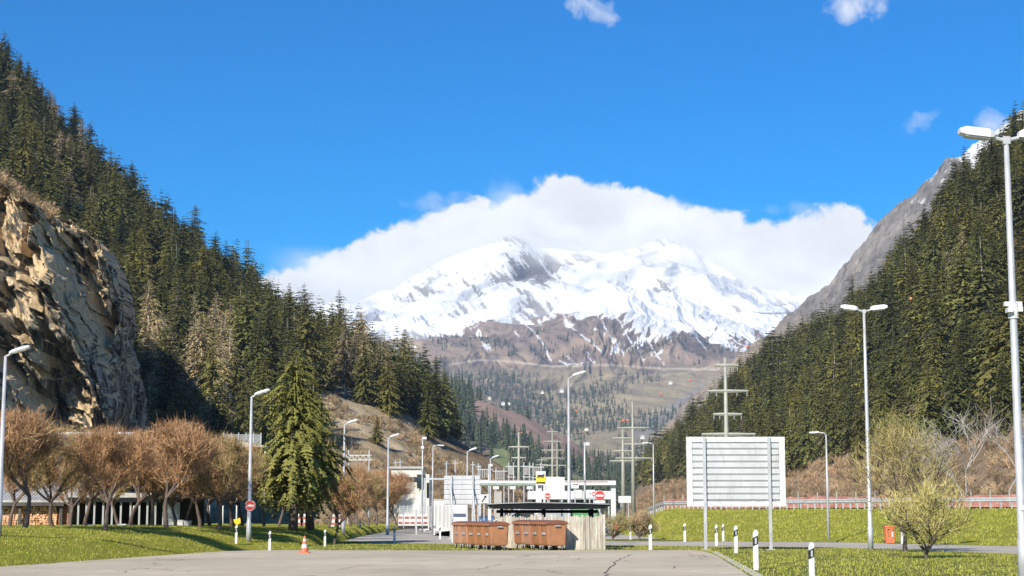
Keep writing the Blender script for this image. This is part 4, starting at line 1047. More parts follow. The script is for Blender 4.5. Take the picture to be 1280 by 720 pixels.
# ------------------------------------------------------------------ marker posts along the verge
def marker(base, H, lab, rz=0.0, s=1.0):
    t = empty('marker_post', base, lab, 'marker post', 'white roadside marker posts', rz, s)
    w, d = .13, .085
    poly = [(-w/2, 0), (w/2, 0), (w/2, H-.05), (w*.28, H), (-w*.15, H), (-w/2, H-.10)]
    MB().prism(poly, (0, -d/2, 0), (1, 0, 0), (0, 0, 1), (0, d, 0)).build('post', M['white'], t)
    band = MB().prism([(-w/2-.004, H-.42), (w/2+.004, H-.36), (w/2+.004, H-.14), (-w/2-.004, H-.20)], (0, -d/2-.004, 0), (1, 0, 0), (0, 0, 1), (0, d+.008, 0)).build('black_band', M['black'], t)
    MB().box((0.005, -d/2-.008, H-.28), (.045, .008, .15)).build('reflector', M['lens'], band)
    return t
m0 = marker((0, 0, 0), 1.02, 'x')
posts = [(295, 687, 22, 'marker post just left of the lamp with the no entry sign', 0), (337, 688, 22, 'marker post right of the lamp with the no entry sign', 0),
 (406, 683.5, 21, 'marker post between the dark conifers and the leaning tree', 0), (450, 669, 15, 'left one of two marker posts standing close together by the access road', 0), (454.5, 667.5, 15, 'right one of two marker posts standing close together by the access road', 0),
 (493, 678, 20, 'marker post alone on the grass strip right of the lamp', 0), (543, 669, 14, 'farther marker post on the small traffic island', 0), (550, 674, 17, 'nearer marker post on the small traffic island', 0),
 (788, 674.5, 13, 'marker post half hidden in the tan shrub', 0), (813, 687.5, 31, 'marker post on the car park edge below the tan shrub', 0), (856, 677.5, 23, 'marker post at the foot of the motorway bank left of the billboard', 0),
 (895.5, 682.5, 26, 'left one of the close pair of marker posts under the billboard', 0), (904, 676.5, 21, 'right, farther one of the close pair of marker posts under the billboard', 0), (920, 691.5, 34, 'marker post between the billboard posts on the kerb corner', 0),
 (945, 712.5, 49, 'marker post on the lawn just left of the right billboard post', 0), (1015, 730, 51, 'nearest and largest marker post, cut by the bottom of the picture', 0), (1128, 680, 25, 'marker post behind the olive shrub beside the red bin', 0)]
for j, (px, yb, hp, lab, _) in enumerate(posts):
    g0 = G(px, yb); 
    if px < 420: g0.z = max(0, zon(berm, g0))
    s = hp*g0.y/F/1.02; s = min(max(s, .85), 1.15)
    if j == 0: m0.location = g0; m0['label'] = lab; m0.scale = (s, s, s)
    else: copy_tree(m0, g0, lab, (j*37 % 11-5)*.02, s)

# small bird perched over the nearest post (reads as a dark silhouette)
# ------------------------------------------------------------------ traffic cone
g0 = G(380.5, 691.5); t = empty('traffic_cone', g0, 'orange and white traffic cone at the left corner of the car park', 'traffic cone')
MB().box((0, 0, .025), (.42, .42, .05)).build('base', M['redlight'], t)
def conept(z0, z1, m, n): 
    r = lambda z: .15*(1-z/.74)+.028
    return MB().tube([(0, 0, z0), (0, 0, z1)], [r(z0), r(z1)], 20).build(n, m, t)
conept(.05, .22, M['redlight'], 'cone_body'); conept(.22, .38, M['white'], 'reflective_band'); conept(.38, .50, M['redlight'], 'cone_body'); conept(.50, .60, M['white'], 'reflective_band'); conept(.60, .72, M['redlight'], 'cone_body')

# ------------------------------------------------------------------ wheeled waste containers
def container(loc, rz, lab, body, s=1.0):
    t = empty('waste_container', loc, lab, 'waste container', 'brown wheeled waste containers', rz, s)
    # local x = short side (end face looks to -y), long axis along y
    Wx, Ly, Hh = .86, 1.26, 1.12
    mb = MB(); vs = []
    for z, k in ((.19, .80), (.30, .86), (1.06, .98), (1.12, 1.0)):
        for x, y in ((-1, -1), (1, -1), (1, 1), (-1, 1)): vs.append((x*Wx/2*k, y*Ly/2*(k*.5+.5), z))
    fs = [(3, 2, 1, 0)]
    for i in range(3):
        for k in range(4): fs.append((i*4+k, i*4+(k+1) % 4, (i+1)*4+(k+1) % 4, (i+1)*4+k))
    fs.append((12, 13, 14, 15)); mb.add(vs, fs)
    b = mb.build('body', body, t); bv = b.modifiers.new('bevel', 'BEVEL'); bv.width = .035; bv.segments = 3
    # stiffening ribs on the long faces and corner posts
    for sg in (-1, 1):
        for y in (-.52, .52): MB().box((sg*(Wx/2-.035), y, .65), (.05, .07, .80), ry=sg*.065).build('corner_rib', body, b)
    MB().box((0, 0, 1.12), (Wx+.10, Ly+.08, .05)).build('rim', M['binlid'], t)
    mb = MB(); n = 8; vs = []; fs = []
    for i in range(n+1):
        a_ = PI*i/n; x = -math.cos(a_)*(Wx/2+.045); z = 1.145+math.sin(a_)*.13
        vs += [(x, -Ly/2-.03, z), (x, Ly/2+.03, z)]
    for i in range(n): fs.append((2*i, 2*i+1, 2*i+3, 2*i+2))
    fs += [tuple(range(0, 2*n+2, 2))[::-1], tuple(range(1, 2*n+2, 2)), (0, 1, 2*n+1, 2*n)]
    mb.add(vs, fs); lid = mb.build('lid', M['binlid'], t)
    for y in (-.5, -.17, .17, .5): MB().box((-Wx/2-.05, y, 1.13), (.07, .10, .09)).build('hinge', body, lid)
    MB().box((-Wx/2+.005, 0, .70), (.03, .44, .10), ry=-.07).build('label_plate', M['pole'], t)
    for sg in (-1, 1): MB().tube([(-.12, sg*(Ly/2+.06), 1.03), (.12, sg*(Ly/2+.06), 1.03)], .03, 8).build('trunnion', M['pole'], t)
    for sx in (-1, 1):
        for sy in (-1, 1):
            w = MB().tube([(sx*Wx*.34-.025, sy*Ly*.36, .10), (sx*Wx*.34+.025, sy*Ly*.36, .10)], .10, 14).build('wheel', M['rubber'], t)
            MB().box((sx*Wx*.34, sy*Ly*.36, .165), (.10, .16, .07)).build('fork', M['pole'], w)
            MB().tube([(sx*Wx*.34-.03, sy*Ly*.36, .10), (sx*Wx*.34+.03, sy*Ly*.36, .10)], .045, 10).build('hub', M['lampshell'], w)
    return t
RZ = .30
c1 = container((0, 0, 0), RZ, 'x', M['bin1']); c2 = container((0, 0, 0), RZ, 'x', M['bin2'])
used_c = {1: False, 2: False}
def put_bin(loc, kind, lab, s, rz):
    src = c1 if kind == 1 else c2
    if not used_c[kind]: used_c[kind] = True; src.location = loc; src['label'] = lab; src.scale = (s, s, s); src.rotation_euler = (0, 0, rz)
    else: copy_tree(src, loc, lab, rz, s)
def bin_row(px_end, Y, n, kinds_, labs, s=1.0, step=1.34):
    x = float(P(px_end, 670, Y)[0]); ax = Vector((-math.sin(RZ), math.cos(RZ), 0))
    for k in range(n):
        c = Vector((x, Y+.6, 0))+ax*(step*k)
        put_bin((c.x, c.y, 0), kinds_[k], labs[k], s, RZ+(.02*((k*7) % 3-1)))
wd = ['nearest, with its whole end face showing', 'second from the front', 'third from the front', 'fourth from the front', 'farthest']
bin_row(619.5, 76.6, 5, [1, 1, 1, 2, 2], ['brown waste container in the left row, '+w for w in wd], 1.02)
bin_row(691.5, 76.4, 4, [1, 1, 2, 1], ['brown waste container in the right row, '+w for w in wd[:3]+[wd[4]]], 1.07)

# ------------------------------------------------------------------ bin shelter and paling fences
zr = float(P(690, 632, 82.4)[2])
xa, xb_ = float(P(609, 632, 82.4)[0]), float(P(762, 632, 82.4)[0])
t = empty('bin_shelter', ((xa+xb_)/2, 83.9, 0), 'dark flat roofed bin shelter on black posts behind the brown containers', 'shelter')
Wd = xb_-xa; mb = MB()
poly = [(-Wd/2, -.02), (-Wd/2+.3, -.14), (0, -.18), (Wd/2-.3, -.14), (Wd/2, -.02), (Wd/2, .05), (Wd*.2, .10), (-Wd*.15, .13), (-Wd/2+.8, .09), (-Wd/2, .05)]
mb.prism(poly, (0, -1.6, zr), (1, 0, 0), (0, 0, 1), (0, 3.6, 0)); mb.build('roof', M['dark'], t)
mb = MB().prism([(-Wd/2, .05), (-Wd/2+.8, .09), (-Wd*.15, .13), (Wd*.2, .10), (Wd/2, .05), (Wd/2, .09), (Wd*.2, .14), (-Wd*.15, .17), (-Wd/2+.8, .13), (-Wd/2, .10)], (0, -1.66, zr), (1, 0, 0), (0, 0, 1), (0, 3.7, 0)); mb.build('roof_edge', M['grey'], t)
for px in (627, 680, 740):
    x = float(P(px, 640, 83.0)[0])-t.location.x
    for y in (-1.0, 1.4): MB().box((x, y, (zr-.16)/2), (.16, .16, zr-.16)).build('post', M['dark'], t)
MB().box((0, 1.4, zr-.28), (Wd*.86, .12, .16)).build('beam', M['dark'], t)
def palings_mat():
    m, nt, bs = newmat('weathered_palings'); c = coords(nt, True)
    a_ = noise(nt, c, 3, 6, .65, mp=(3.2, 3.2, .45)); b_ = noise(nt, c, 22, 4, .7, mp=(1, 1, .12)); isl = nt.nodes.new('ShaderNodeNewGeometry').outputs['Random Per Island']
    col = ramp(nt, a_, [(.3, (.36, .30, .23)), (.5, (.56, .50, .41)), (.7, (.70, .65, .56))]); col = mixc(nt, 1.0, col, ramp(nt, b_, [(.3, (.72,)*3), (.7, (1.08,)*3)]), 'MULTIPLY')
    col = mixc(nt, 1.0, col, ramp(nt, isl, [(0, (.72,)*3), (1, (1.08,)*3)]), 'MULTIPLY'); nt.links.new(col, bs.inputs['Base Color']); bs.inputs['Roughness'].default_value = .9; return m
M['paling'] = palings_mat()
def paling_fence(p0, p1, H, lab, seed):
    rs = np.random.RandomState(seed); p0 = Vector(p0); p1 = Vector(p1); d = p1-p0; L = d.length; d.normalize(); nrm = Vector((d.y, -d.x, 0)); rz = math.atan2(d.y, d.x)
    t = empty('paling_fence', p0, lab, 'fence', None, rz); mb = MB(); x = 0
    while x < L-.05:
        w = .075+.06*rs.rand(); h = H*(.93+.09*rs.rand()); y = .02*rs.normal(); l = .008*rs.normal()
        poly = [(x, 0), (x+w+.004, 0), (x+w-.006+l, h-.05*rs.rand()), (x+w*.5+l, h+.02), (x+l, h-.07*rs.rand())]
        mb.prism(poly, (0, y-.014, 0), (1, 0, 0), (0, 0, 1), (0, .028, 0)); x += w
    mb.build('palings', M['paling'], t)
    for z in (.4, H*.75): MB().box((L/2, .06, z), (L, .05, .09)).build('rail', M['paling'], t)
    return t
hf = float(P(730, 644, 77.2)[2])
paling_fence((float(P(706.5, 686, 77.4)[0]), 77.4, 0), (float(P(755.5, 686, 77.4)[0]), 77.5, 0), hf, 'pale weathered paling fence right of the brown containers', 3)
paling_fence((float(P(755.5, 686, 77.4)[0])+.03, 77.6, 0), (float(P(755.5, 686, 77.4)[0])-.05, 80.8, 0), hf, 'short side run of weathered palings under the right end of the shelter', 4)
paling_fence((float(P(621, 680, 82.0)[0]), 81.95, 0), (float(P(706, 680, 82.0)[0]), 82.0, 0), float(P(660, 644, 82)[2]), 'weathered paling fence along the front of the shelter behind the containers', 5)
# sacks heaped behind the containers
for px, sc_s, lab in ((645, 1.0, 'white rubbish sack piled behind the right row of containers'), (652, .8, 'pink rubbish sack piled behind the right row of containers')):
    t_ = MB(); rs = np.random.RandomState(int(px)); n = 10
    bm_v = []; rings = 6
    for i in range(rings+1):
        a_ = PI*i/rings
        for k in range(n): 
            b_ = 2*PI*k/n; rr = .3*math.sin(a_)*(1+.15*rs.normal())+.01; bm_v.append((rr*math.cos(b_), rr*math.sin(b_), .33-.33*math.cos(a_)+.02*rs.normal()))
    t_.add(bm_v, [(i*n+k, i*n+(k+1) % n, (i+1)*n+(k+1) % n, (i+1)*n+k) for i in range(rings) for k in range(n)])
    # they lie on top of a pallet box
    x = float(P(px, 640, 82.0)[0]); o_ = t_.build('rubbish_sack', M['white'] if px == 645 else M['bin2'], smooth=True); o_.location = (x, 84.0, 1.02); o_.scale = (sc_s,)*3; tag(o_, lab, 'sack')
x = float(P(648.5, 640, 82.4)[0]); t = empty('pallet_box', (x, 84.0, 0), 'wooden crate under the rubbish sacks behind the containers', 'crate')
mb = MB(); [mb.box((0, s_*.38, z), (1.2, .025, .18)) for s_ in (-1, 1) for z in (.3, .52, .74, .93)]; [mb.box((s_*.59, 0, z), (.025, .735, .18)) for s_ in (-1, 1) for z in (.3, .52, .74, .93)]; mb.build('boards', M['paling'], t); MB().box((0, 0, 1.0), (1.17, .73, .02)).build('lid', M['paling'], t)
for sx in (-1, 1): MB().box((sx*.5, 0, .1), (.1, .76, .2)).build('foot', M['paling'], t)

# ------------------------------------------------------------------ motorway guard rail and red barrier
def guard_rail(name, pts, H, lab, step=4.0, lab_cat='guard rail', mat=None, post_w=.10, maxp=100, group=None):
    t = empty(name, pts[0], lab, lab_cat, group); o0 = Vector(pts[0]); mb = MB(); mat = mat or M['pole']
    for a_, b_ in zip(pts[:-1], pts[1:]):
        a_ = Vector(a_)-o0; b_ = Vector(b_)-o0; d = (b_-a_).normalized(); n = Vector((d.y, -d.x, 0))
        prof = [(-.155, 0), (-.11, .05), (-.05, .05), (0, 0), (.05, .05), (.11, .05), (.155, 0)]
        vs = [a_+n*y+Vector((0, 0, H-.16+z)) for z, y in prof]+[b_+n*y+Vector((0, 0, H-.16+z)) for z, y in prof]; m = len(prof)
        mb.add(vs, [(i, i+1, m+i+1, m+i) for i in range(m-1)])
    mb.build('rail', mat, t); pm = None; cnt = 0
    tot = 0
    for a_, b_ in zip(pts[:-1], pts[1:]):
        a_ = Vector(a_)-o0; b_ = Vector(b_)-o0; L = (b_-a_).length; d = (b_-a_).normalized(); n = Vector((d.y, -d.x, 0)); x = (step-tot) % step
        while x < L and cnt < maxp:
            c = a_+d*x-n*.06
            if pm is None: pm = MB().box((0, 0, H/2-.02), (post_w, .10, H)).build('post', mat, t); pm.location = c
            else: q_ = pm.copy(); COL.objects.link(q_); q_.parent = t; q_.location = c
            x += step; cnt += 1
        tot = (tot+L) % step
    return t
pts = [emb_at(p_, .6) for p_ in range(810, 1400, 20)]
guard_rail('guard_rail', pts, .80, 'long galvanised guard rail along the top of the motorway bank', .82, mat=M['pole'], post_w=.10)
def barrier_mat():
    m, nt, bs = newmat('red_barrier_cloth'); c = coords(nt, True); n_ = noise(nt, c, .8, 6, .7, mp=(1, 1, 3)); col = ramp(nt, n_, [(.3, (.22, .085, .065)), (.5, (.34, .15, .12)), (.7, (.48, .30, .25))]); nt.links.new(col, bs.inputs['Base Color']); bs.inputs['Roughness'].default_value = .9; return m
M['barrier'] = barrier_mat()
t = empty('site_barrier', emb_at(830, 24), 'reddish brown barrier standing behind the motorway guard rail', 'barrier'); o0 = t.location.copy(); mb = MB()
L = [emb_at(p_, 22)-o0 for p_ in range(830, 1420, 12)]; prev = None; rs = np.random.RandomState(2)
for i in range(len(L)-1):
    a_, b_ = L[i], L[i+1]; h0 = 1.15+.12*rs.rand(); g_ = .0
    n = Vector((0, .03, 0)); mb.add([a_+n+Vector((0, 0, .15)), b_-n+Vector((0, 0, .15)), b_-n+Vector((0, 0, h0)), a_+n+Vector((0, 0, h0+.05)), a_+n*3+Vector((0, 0, .15)), b_+n+Vector((0, 0, .15)), b_+n+Vector((0, 0, h0)), a_+n*3+Vector((0, 0, h0+.05))], [(0, 1, 2, 3), (7, 6, 5, 4), (3, 2, 6, 7), (0, 4, 5, 1), (0, 3, 7, 4), (1, 5, 6, 2)])
mb.build('panel', M['barrier'], t)
for i in range(0, len(L), 2): MB().box(tuple(L[i]+Vector((0, -.08, .8))), (.09, .09, 1.7)).build('post', M['pylon'], t)

# road-side rails near the access road
guard_rail('guard_rail', [G(576, 663).to_tuple(), G(590, 659).to_tuple(), G(612, 656.5).to_tuple(), G(640, 655.2).to_tuple()], .95, 'curving galvanised guard rail where the access road bends away', 3.0, mat=M['pole'])
guard_rail('guard_rail', [G(602, 663).to_tuple(), G(622, 660).to_tuple(), G(650, 657.5).to_tuple()], 1.0, 'short pale guard rail nearer the petrol station entrance', 2.5, mat=M['white'])
t = guard_rail('blue_barrier', [G(600, 661.5).to_tuple(), G(618, 658.5).to_tuple()], 1.6, 'low blue and white roadside barrier beyond the rails', 2.5, 'barrier', mat=M['blue'])

# ------------------------------------------------------------------ red litter bin
g0 = G(1112, 679.5); g0.z = .05
t = empty('litter_bin', g0, 'orange red bin standing at the edge of the right-hand road', 'litter bin'); t.scale = (.72, .8, .86)
MB().prism([(-.30, 0), (.30, 0), (.37, 1.02), (-.37, 1.02)], (0, -.3, 0), (1, 0, 0), (0, 0, 1), (0, .6, 0)).build('body', M['redlight'], t)
MB().box((0, 0, 1.06), (.82, .68, .07)).build('lid', M['redlight'], t); MB().box((.16, -.31, .55), (.10, .02, .5), 0).build('handle_strip', M['white'], t)
for sx in (-1, 1): MB().tube([(sx*.33-.02, .22, .07), (sx*.33+.02, .22, .07)], .09, 12).build('wheel', M['rubber'], t)

# ------------------------------------------------------------------ power pylons: tubular masts with cross arms
def pylon(px, ptop, Y, arms, lab, r=.42, lean=0, wires=True):
    x = float(P(px, 600, Y)[0]); H = float(P(px, ptop, Y)[2]); t = empty('power_pylon', (x, Y, 0), lab, 'power pylon', 'power line pylons')
    MB().tube([(0, 0, 0), (0, 0, H*.5), (0, 0, H)], [r*1.15, r*.85, r*.45], 12).build('mast', M['pylon'], t, smooth=True)
    for row_, lw, rw in arms:
        z = float(P(px, row_, Y)[2]); k = Y/F; l, rr = lw*k, rw*k
        am = MB().tube([(-l, 0, z+.05), (0, 0, z), (rr, 0, z+.05)], [.12*r/.42+.06, .26*r/.42+.05, .12*r/.42+.06], 6).build('cross_arm', M['pylon'], t)
        for xx2 in (-l*.95, -l*.5, rr*.5, rr*.95): MB().tube([(xx2, 0, z-.05), (xx2, 0, z-.9)], .08, 5).build('insulator', M['grey'], am)
    return t
pylon(909, 447, 310, [(457, 14, 16), (489, 23, 28), (518, 16, 20), (543, 31, 36)], 'large pylon rising behind the big billboard', .55)
pylon(791.5, 502, 520, [(528, 0, 19), (535, 20, 20), (555.5, 12, 14), (573, 22, 24)], 'right and taller mast of the twin pylons by the forest edge', .62)
pylon(779, 536, 560, [(548, 14, 13), (564, 13, 13), (576.5, 17, 15)], 'left and shorter mast of the twin pylons by the forest edge', .75)
pylon(648.5, 540, 470, [(559, 13, 13), (572.5, 9, 9)], 'pylon standing over the substation left of the yellow sign', .55)
pylon(690.5, 536, 600, [(540, 7, 7), (552, 11, 11), (563, 13, 15), (573, 13, 13), (582, 13, 17)], 'slim five armed pylon behind the white panel', .5)
pylon(696.5, 549, 760, [(552, 7, 7), (563, 9, 9), (573, 9, 9)], 'faint thin pylon just right of the five armed one', .45)
pylon(677, 572, 700, [(575, 6, 7), (581, 7, 8)], 'small distant pylon beside the substation frames', .4)
# line marker balls strung on overhead wires
M['ball'] = plain('marker_ball', (.85, .22, .10), .5)
def wire(p0, p1, sag, lab, balls, r=.02, R=.62):
    a_, b_ = Vector(p0), Vector(p1); n = 24; pts = [a_.lerp(b_, k/n)-Vector((0, 0, sag*4*(k/n)*(1-k/n))) for k in range(n+1)]
    o_ = MB().tube(pts, r, 4, False).build('overhead_wire', M['pylon']); tag(o_, lab, 'overhead wire', 'overhead power wires')
    for k, (f, bl) in enumerate(balls):
        c = a_.lerp(b_, f)-Vector((0, 0, sag*4*f*(1-f))); mb = MB(); m = 12; vs = []; fs = []
        for i in range(7):
            for j in range(m): vs.append((R*math.sin(PI*i/6)*math.cos(2*PI*j/m), R*math.sin(PI*i/6)*math.sin(2*PI*j/m), R*math.cos(PI*i/6)))
        for i in range(6):
            for j in range(m): fs.append((i*m+j, i*m+(j+1) % m, (i+1)*m+(j+1) % m, (i+1)*m+j))
        q_ = mb.add(vs, fs).build('marker_ball', M['ball'], smooth=True); q_.location = c; tag(q_, bl, 'marker ball', 'orange balls on the overhead wires')
wire(PV(790, 503, 520), PV(1330, 352, 190), 4, 'thin wire from the twin pylons up past the right forest', [], .012)
for nm, px, py, Y, R, lab in [(0, 1133, 389, 330, .42, 'orange ball on a wire against the right forest, highest of them'), (0, 932.5, 441, 640, .75, 'orange ball at the skyline left of the right forest'), (0, 861, 484, 560, .50, 'orange ball over the tan meadow, second below the skyline one'), (0, 825, 501.5, 540, .48, 'orange ball over the meadow, left of its neighbour'), (0, 793.5, 503.5, 519, .4, 'orange ball at the top of the taller twin pylon'), (0, 779, 526, 555, .6, 'orange ball just above the shorter twin pylon'), (0, 784.5, 525.5, 560, .6, 'orange ball between the tops of the twin pylons'), (0, 689, 536.5, 601, .4, 'orange ball on top of the five armed pylon'), (0, 652, 541, 470, .3, 'orange ball beside the top of the substation pylon')]:
    c = PV(px, py, Y); e = .5
    wire(c-Vector((3.5, 0, .5)) if px < 800 and px not in (793.5,) else c-Vector((40, 4, 6)), c+Vector((3.5, 0, .5)) if px < 800 else c+Vector((40, -4, 10)), .0, 'thin overhead wire carrying the '+lab.split(',')[0], [(.5, lab)], .012, R*.75)

# ------------------------------------------------------------------ petrol station
def at(px, py, Y): return P(px, py, Y)
Ys = 150.0
def X_(px, Y): return float(P(px, 615, Y)[0])
def Z_(py, Y): return float(P(640, py, Y)[2])
t = empty('station_canopy', (X_(685, Ys), Ys, 0), 'long thin white canopy beam of the petrol station with hanging lights', 'canopy'); ox = t.location.x
MB().box(((X_(599, Ys)+X_(770, Ys))/2-ox, 2.5, Z_(603.5, Ys)), (X_(770, Ys)-X_(599, Ys), 5, Z_(601, Ys)-Z_(606.5, Ys))).build('canopy_roof', M['white'], t)
MB().box(((X_(599, Ys)+X_(672, Ys))/2-ox, -.02, Z_(604.8, Ys)), (X_(672, Ys)-X_(599, Ys), .02, .09)).build('green_stripe', M['green'], t)
MB().box(((X_(700, Ys)+X_(760, Ys))/2-ox, -.02, Z_(602.2, Ys)), (X_(760, Ys)-X_(700, Ys), .02, .06)).build('red_stripe', M['red'], t)
for px in (767, 674): MB().box((X_(px, Ys)-ox, .6, Z_(604, Ys)/2), (.42, .42, Z_(604, Ys)-.1)).build('column', M['white'], t)
for px in (620, 641, 662): 
    h_ = MB().box((X_(px, Ys)-ox, .4, Z_(609.5, Ys)), (.5, .5, .26)).build('hanging_light', M['lampshell'], t); MB().tube([(X_(px, Ys)-ox, .4, Z_(608.6, Ys)), (X_(px, Ys)-ox, .4, Z_(605, Ys))], .03, 6).build('hanger', M['grey'], h_)
t = empty('gantry', (X_(545, 170), 170, 0), 'pale gantry beam spanning the road left of the petrol station', 'gantry'); ox = t.location.x
MB().box(((X_(530, 170)+X_(600, 170))/2-ox, 0, Z_(598.6, 170)), (X_(600, 170)-X_(530, 170), .25, .18)).build('beam', M['pole'], t)
for px in (531, 600): MB().box((X_(px, 170)-ox, .02, Z_(599, 170)/2), (.2, .2, Z_(599, 170)-.05)).build('column', M['pole'], t)
# shop building behind
Yb_ = 165.0; t = empty('station_shop', (X_(715, Yb_), Yb_, 0), 'low petrol station shop with a white fascia over dark windows', 'shop'); ox = t.location.x
MB().box(((X_(660, Yb_)+X_(765, Yb_))/2-ox, 4, Z_(619, Yb_)), (X_(765, Yb_)-X_(660, Yb_), 9, .8)).build('fascia', M['white'], t)
MB().box(((X_(662, Yb_)+X_(763, Yb_))/2-ox, 4.4, Z_(620, Yb_)/2-.15), (X_(763, Yb_)-X_(662, Yb_), 8, Z_(620, Yb_)-.3)).build('window_front', M['glass'], t)
for k, px in enumerate((664, 680, 700, 715, 732, 748, 761)): MB().box((X_(px, Yb_)-ox, .36, Z_(620, Yb_)/2-.15), (.14, .1, Z_(620, Yb_)-.35)).build('mullion', M['pole'], t)
for px, w in ((737, 1.0), (722, .8)): MB().box((X_(px, Yb_)-ox, -.55, Z_(617.5, Yb_)), (w, .06, .8)).build('shop_sign', M['white'], t)
# pylon sign with the yellow emblem board
Yq = 118.0; t = empty('station_sign', (X_(676, Yq), Yq, 0), 'white and yellow petrol station sign with a black beast emblem on a white column', 'station sign'); ox = t.location.x
za, zb_ = Z_(589, Yq), Z_(604.5, Yq); wS = X_(682, Yq)-X_(670, Yq)
for px in (671, 680.5): MB().box((X_(px, Yq)-ox, .1, zb_/2), (.14, .2, zb_)).build('column', M['white'], t)
MB().box((0, .1, (za+zb_)/2), (wS, .24, za-zb_)).build('sign_box', M['white'], t)
mid_ = zb_+(za-zb_)*.60; fb = MB().box((0, -.025, (zb_+mid_)/2+.02), (wS-.03, .02, mid_-zb_-.04)).build('yellow_field', M['yellow'], t)
bw = wS*.5; e = MB(); ze = mid_-.02
# striding beast: body, raised back, head turned with a flame, six legs
e.prism([(-.26, .0), (-.20, .10), (-.05, .12), (.12, .10), (.20, .17), (.27, .15), (.24, .05), (.14, -.02), (-.10, -.03)], (0, -.045, ze), (1, 0, 0), (0, 0, 1), (0, .012, 0))
for lx in (-.24, -.16, -.09, .03, .10, .17): e.prism([(lx, -.12), (lx+.035, -.12), (lx+.05, .0), (lx, .0)], (0, -.046, ze), (1, 0, 0), (0, 0, 1), (0, .012, 0))
e.build('emblem', M['black'], t); MB().prism([(-.30, .16), (-.20, .12), (-.24, .17), (-.32, .20)], (0, -.047, ze), (1, 0, 0), (0, 0, 1), (0, .012, 0)).build('emblem_flame', M['red'], t)
MB().box((0, -.03, zb_+.06), (wS-.06, .03, .10)).build('sign_base_strip', M['dark'], t)
# big white panel next to it
t = empty('white_panel', (X_(694, 121), 121, 0), 'large blank white panel right of the yellow sign', 'panel'); Yp = 121
zt_, zb2 = Z_(596, Yp), Z_(624, Yp); wp = X_(706, Yp)-X_(682.5, Yp)
MB().box((-.18*wp*0-wp*.12, 0, (zt_+zb2)/2), (wp*.76, .22, zt_-zb2)).build('panel_face', M['white'], t); MB().box((wp*.385, .01, (zt_+zb2)/2), (wp*.23, .22, zt_-zb2-.03)).build('panel_face', M['white'], t)
for s_ in (-.35, .35): MB().box((s_*wp, .05, zb2/2), (.14, .12, zb2)).build('post', M['pole'], t)
# small signs
def board(px0, px1, py0, py1, Y, lab, m, cat='sign', marks=None, name='sign_board', npost=1):
    t = empty(name, (X_((px0+px1)/2, Y), Y, 0), lab, cat); w = X_(px1, Y)-X_(px0, Y); z1, z0 = Z_(py0, Y), Z_(py1, Y)
    MB().box((0, 0, (z0+z1)/2), (w, .06, z1-z0)).build('board', m, t)
    for k in range(npost): MB().box(((k-(npost-1)/2)*w*.6, .06, z1/2), (.08, .06, z1-.05)).build('post', M['pole'], t)
    for (a_, b_, c, d, mm) in marks or []: MB().box((a_*w, -.04, z0+(z1-z0)*b_), (c*w, .02, (z1-z0)*d)).build('mark', mm, t)
    return t
t = board(599.5, 610.5, 618, 629, 116, 'white direction sign with a black slanting arrow right of the small ribbed sign back', M['white'])
w = X_(610.5, 116)-X_(599.5, 116); z0, z1 = Z_(629, 116), Z_(618, 116); MB().prism([(-.18, -.2), (-.10, -.24), (.10, .08), (.16, .02), (.17, .24), (-.03, .17), (.04, .12)], (0, -.045, (z0+z1)/2), (1, 0, 0), (0, 0, 1), (0, .012, 0)).build('arrow', M['black'], t)
board(714, 723.5, 603.5, 610.5, 128, 'small white sign with two lines of writing left of the thin mast', M['white'], marks=[(-.12, .68, .28, .14, M['dark']), (.22, .68, .28, .14, M['dark']), (.05, .35, .3, .10, M['grey'])])
board(734, 740, 614, 621, 124, 'small white information sign in front of the shop', M['white'], marks=[(.1, .6, .5, .3, M['grey'])])
board(740.5, 744, 615, 620, 123, 'small red and white sign left of the large no entry sign', M['red'], marks=[(0, .5, .6, .4, M['white'])])
board(617.5, 627, 614.5, 646, 120, 'tall grey ticket cabinet left of the shelter roof', M['concrete'], 'cabinet', name='cabinet')
board(773, 788.5, 620, 628.5, 168, 'white box body parked beyond the shrubs right of the shop', M['white'], 'container', name='container', npost=2)
board(518, 524, 626, 634, 138, 'small white sign among the site fences by the pale building', M['white'])
board(516, 525, 633.5, 637, 137, 'flat yellow white plate under the small site sign', M['lampshell'])
board(610, 614, 636, 650, 105, 'narrow white plate on a post left of the shelter', M['white'])
t = empty('sign_post', G(565.5, 678), 'bare thin white post left of the containers', 'post'); MB().tube([(0, 0, 0), (0, 0, 1.05)], .05, 8).build('shaft', M['white'], t); MB().tube([(0, 0, 1.05), (0, 0, 1.1)], .055, 8).build('cap', M['grey'], t)

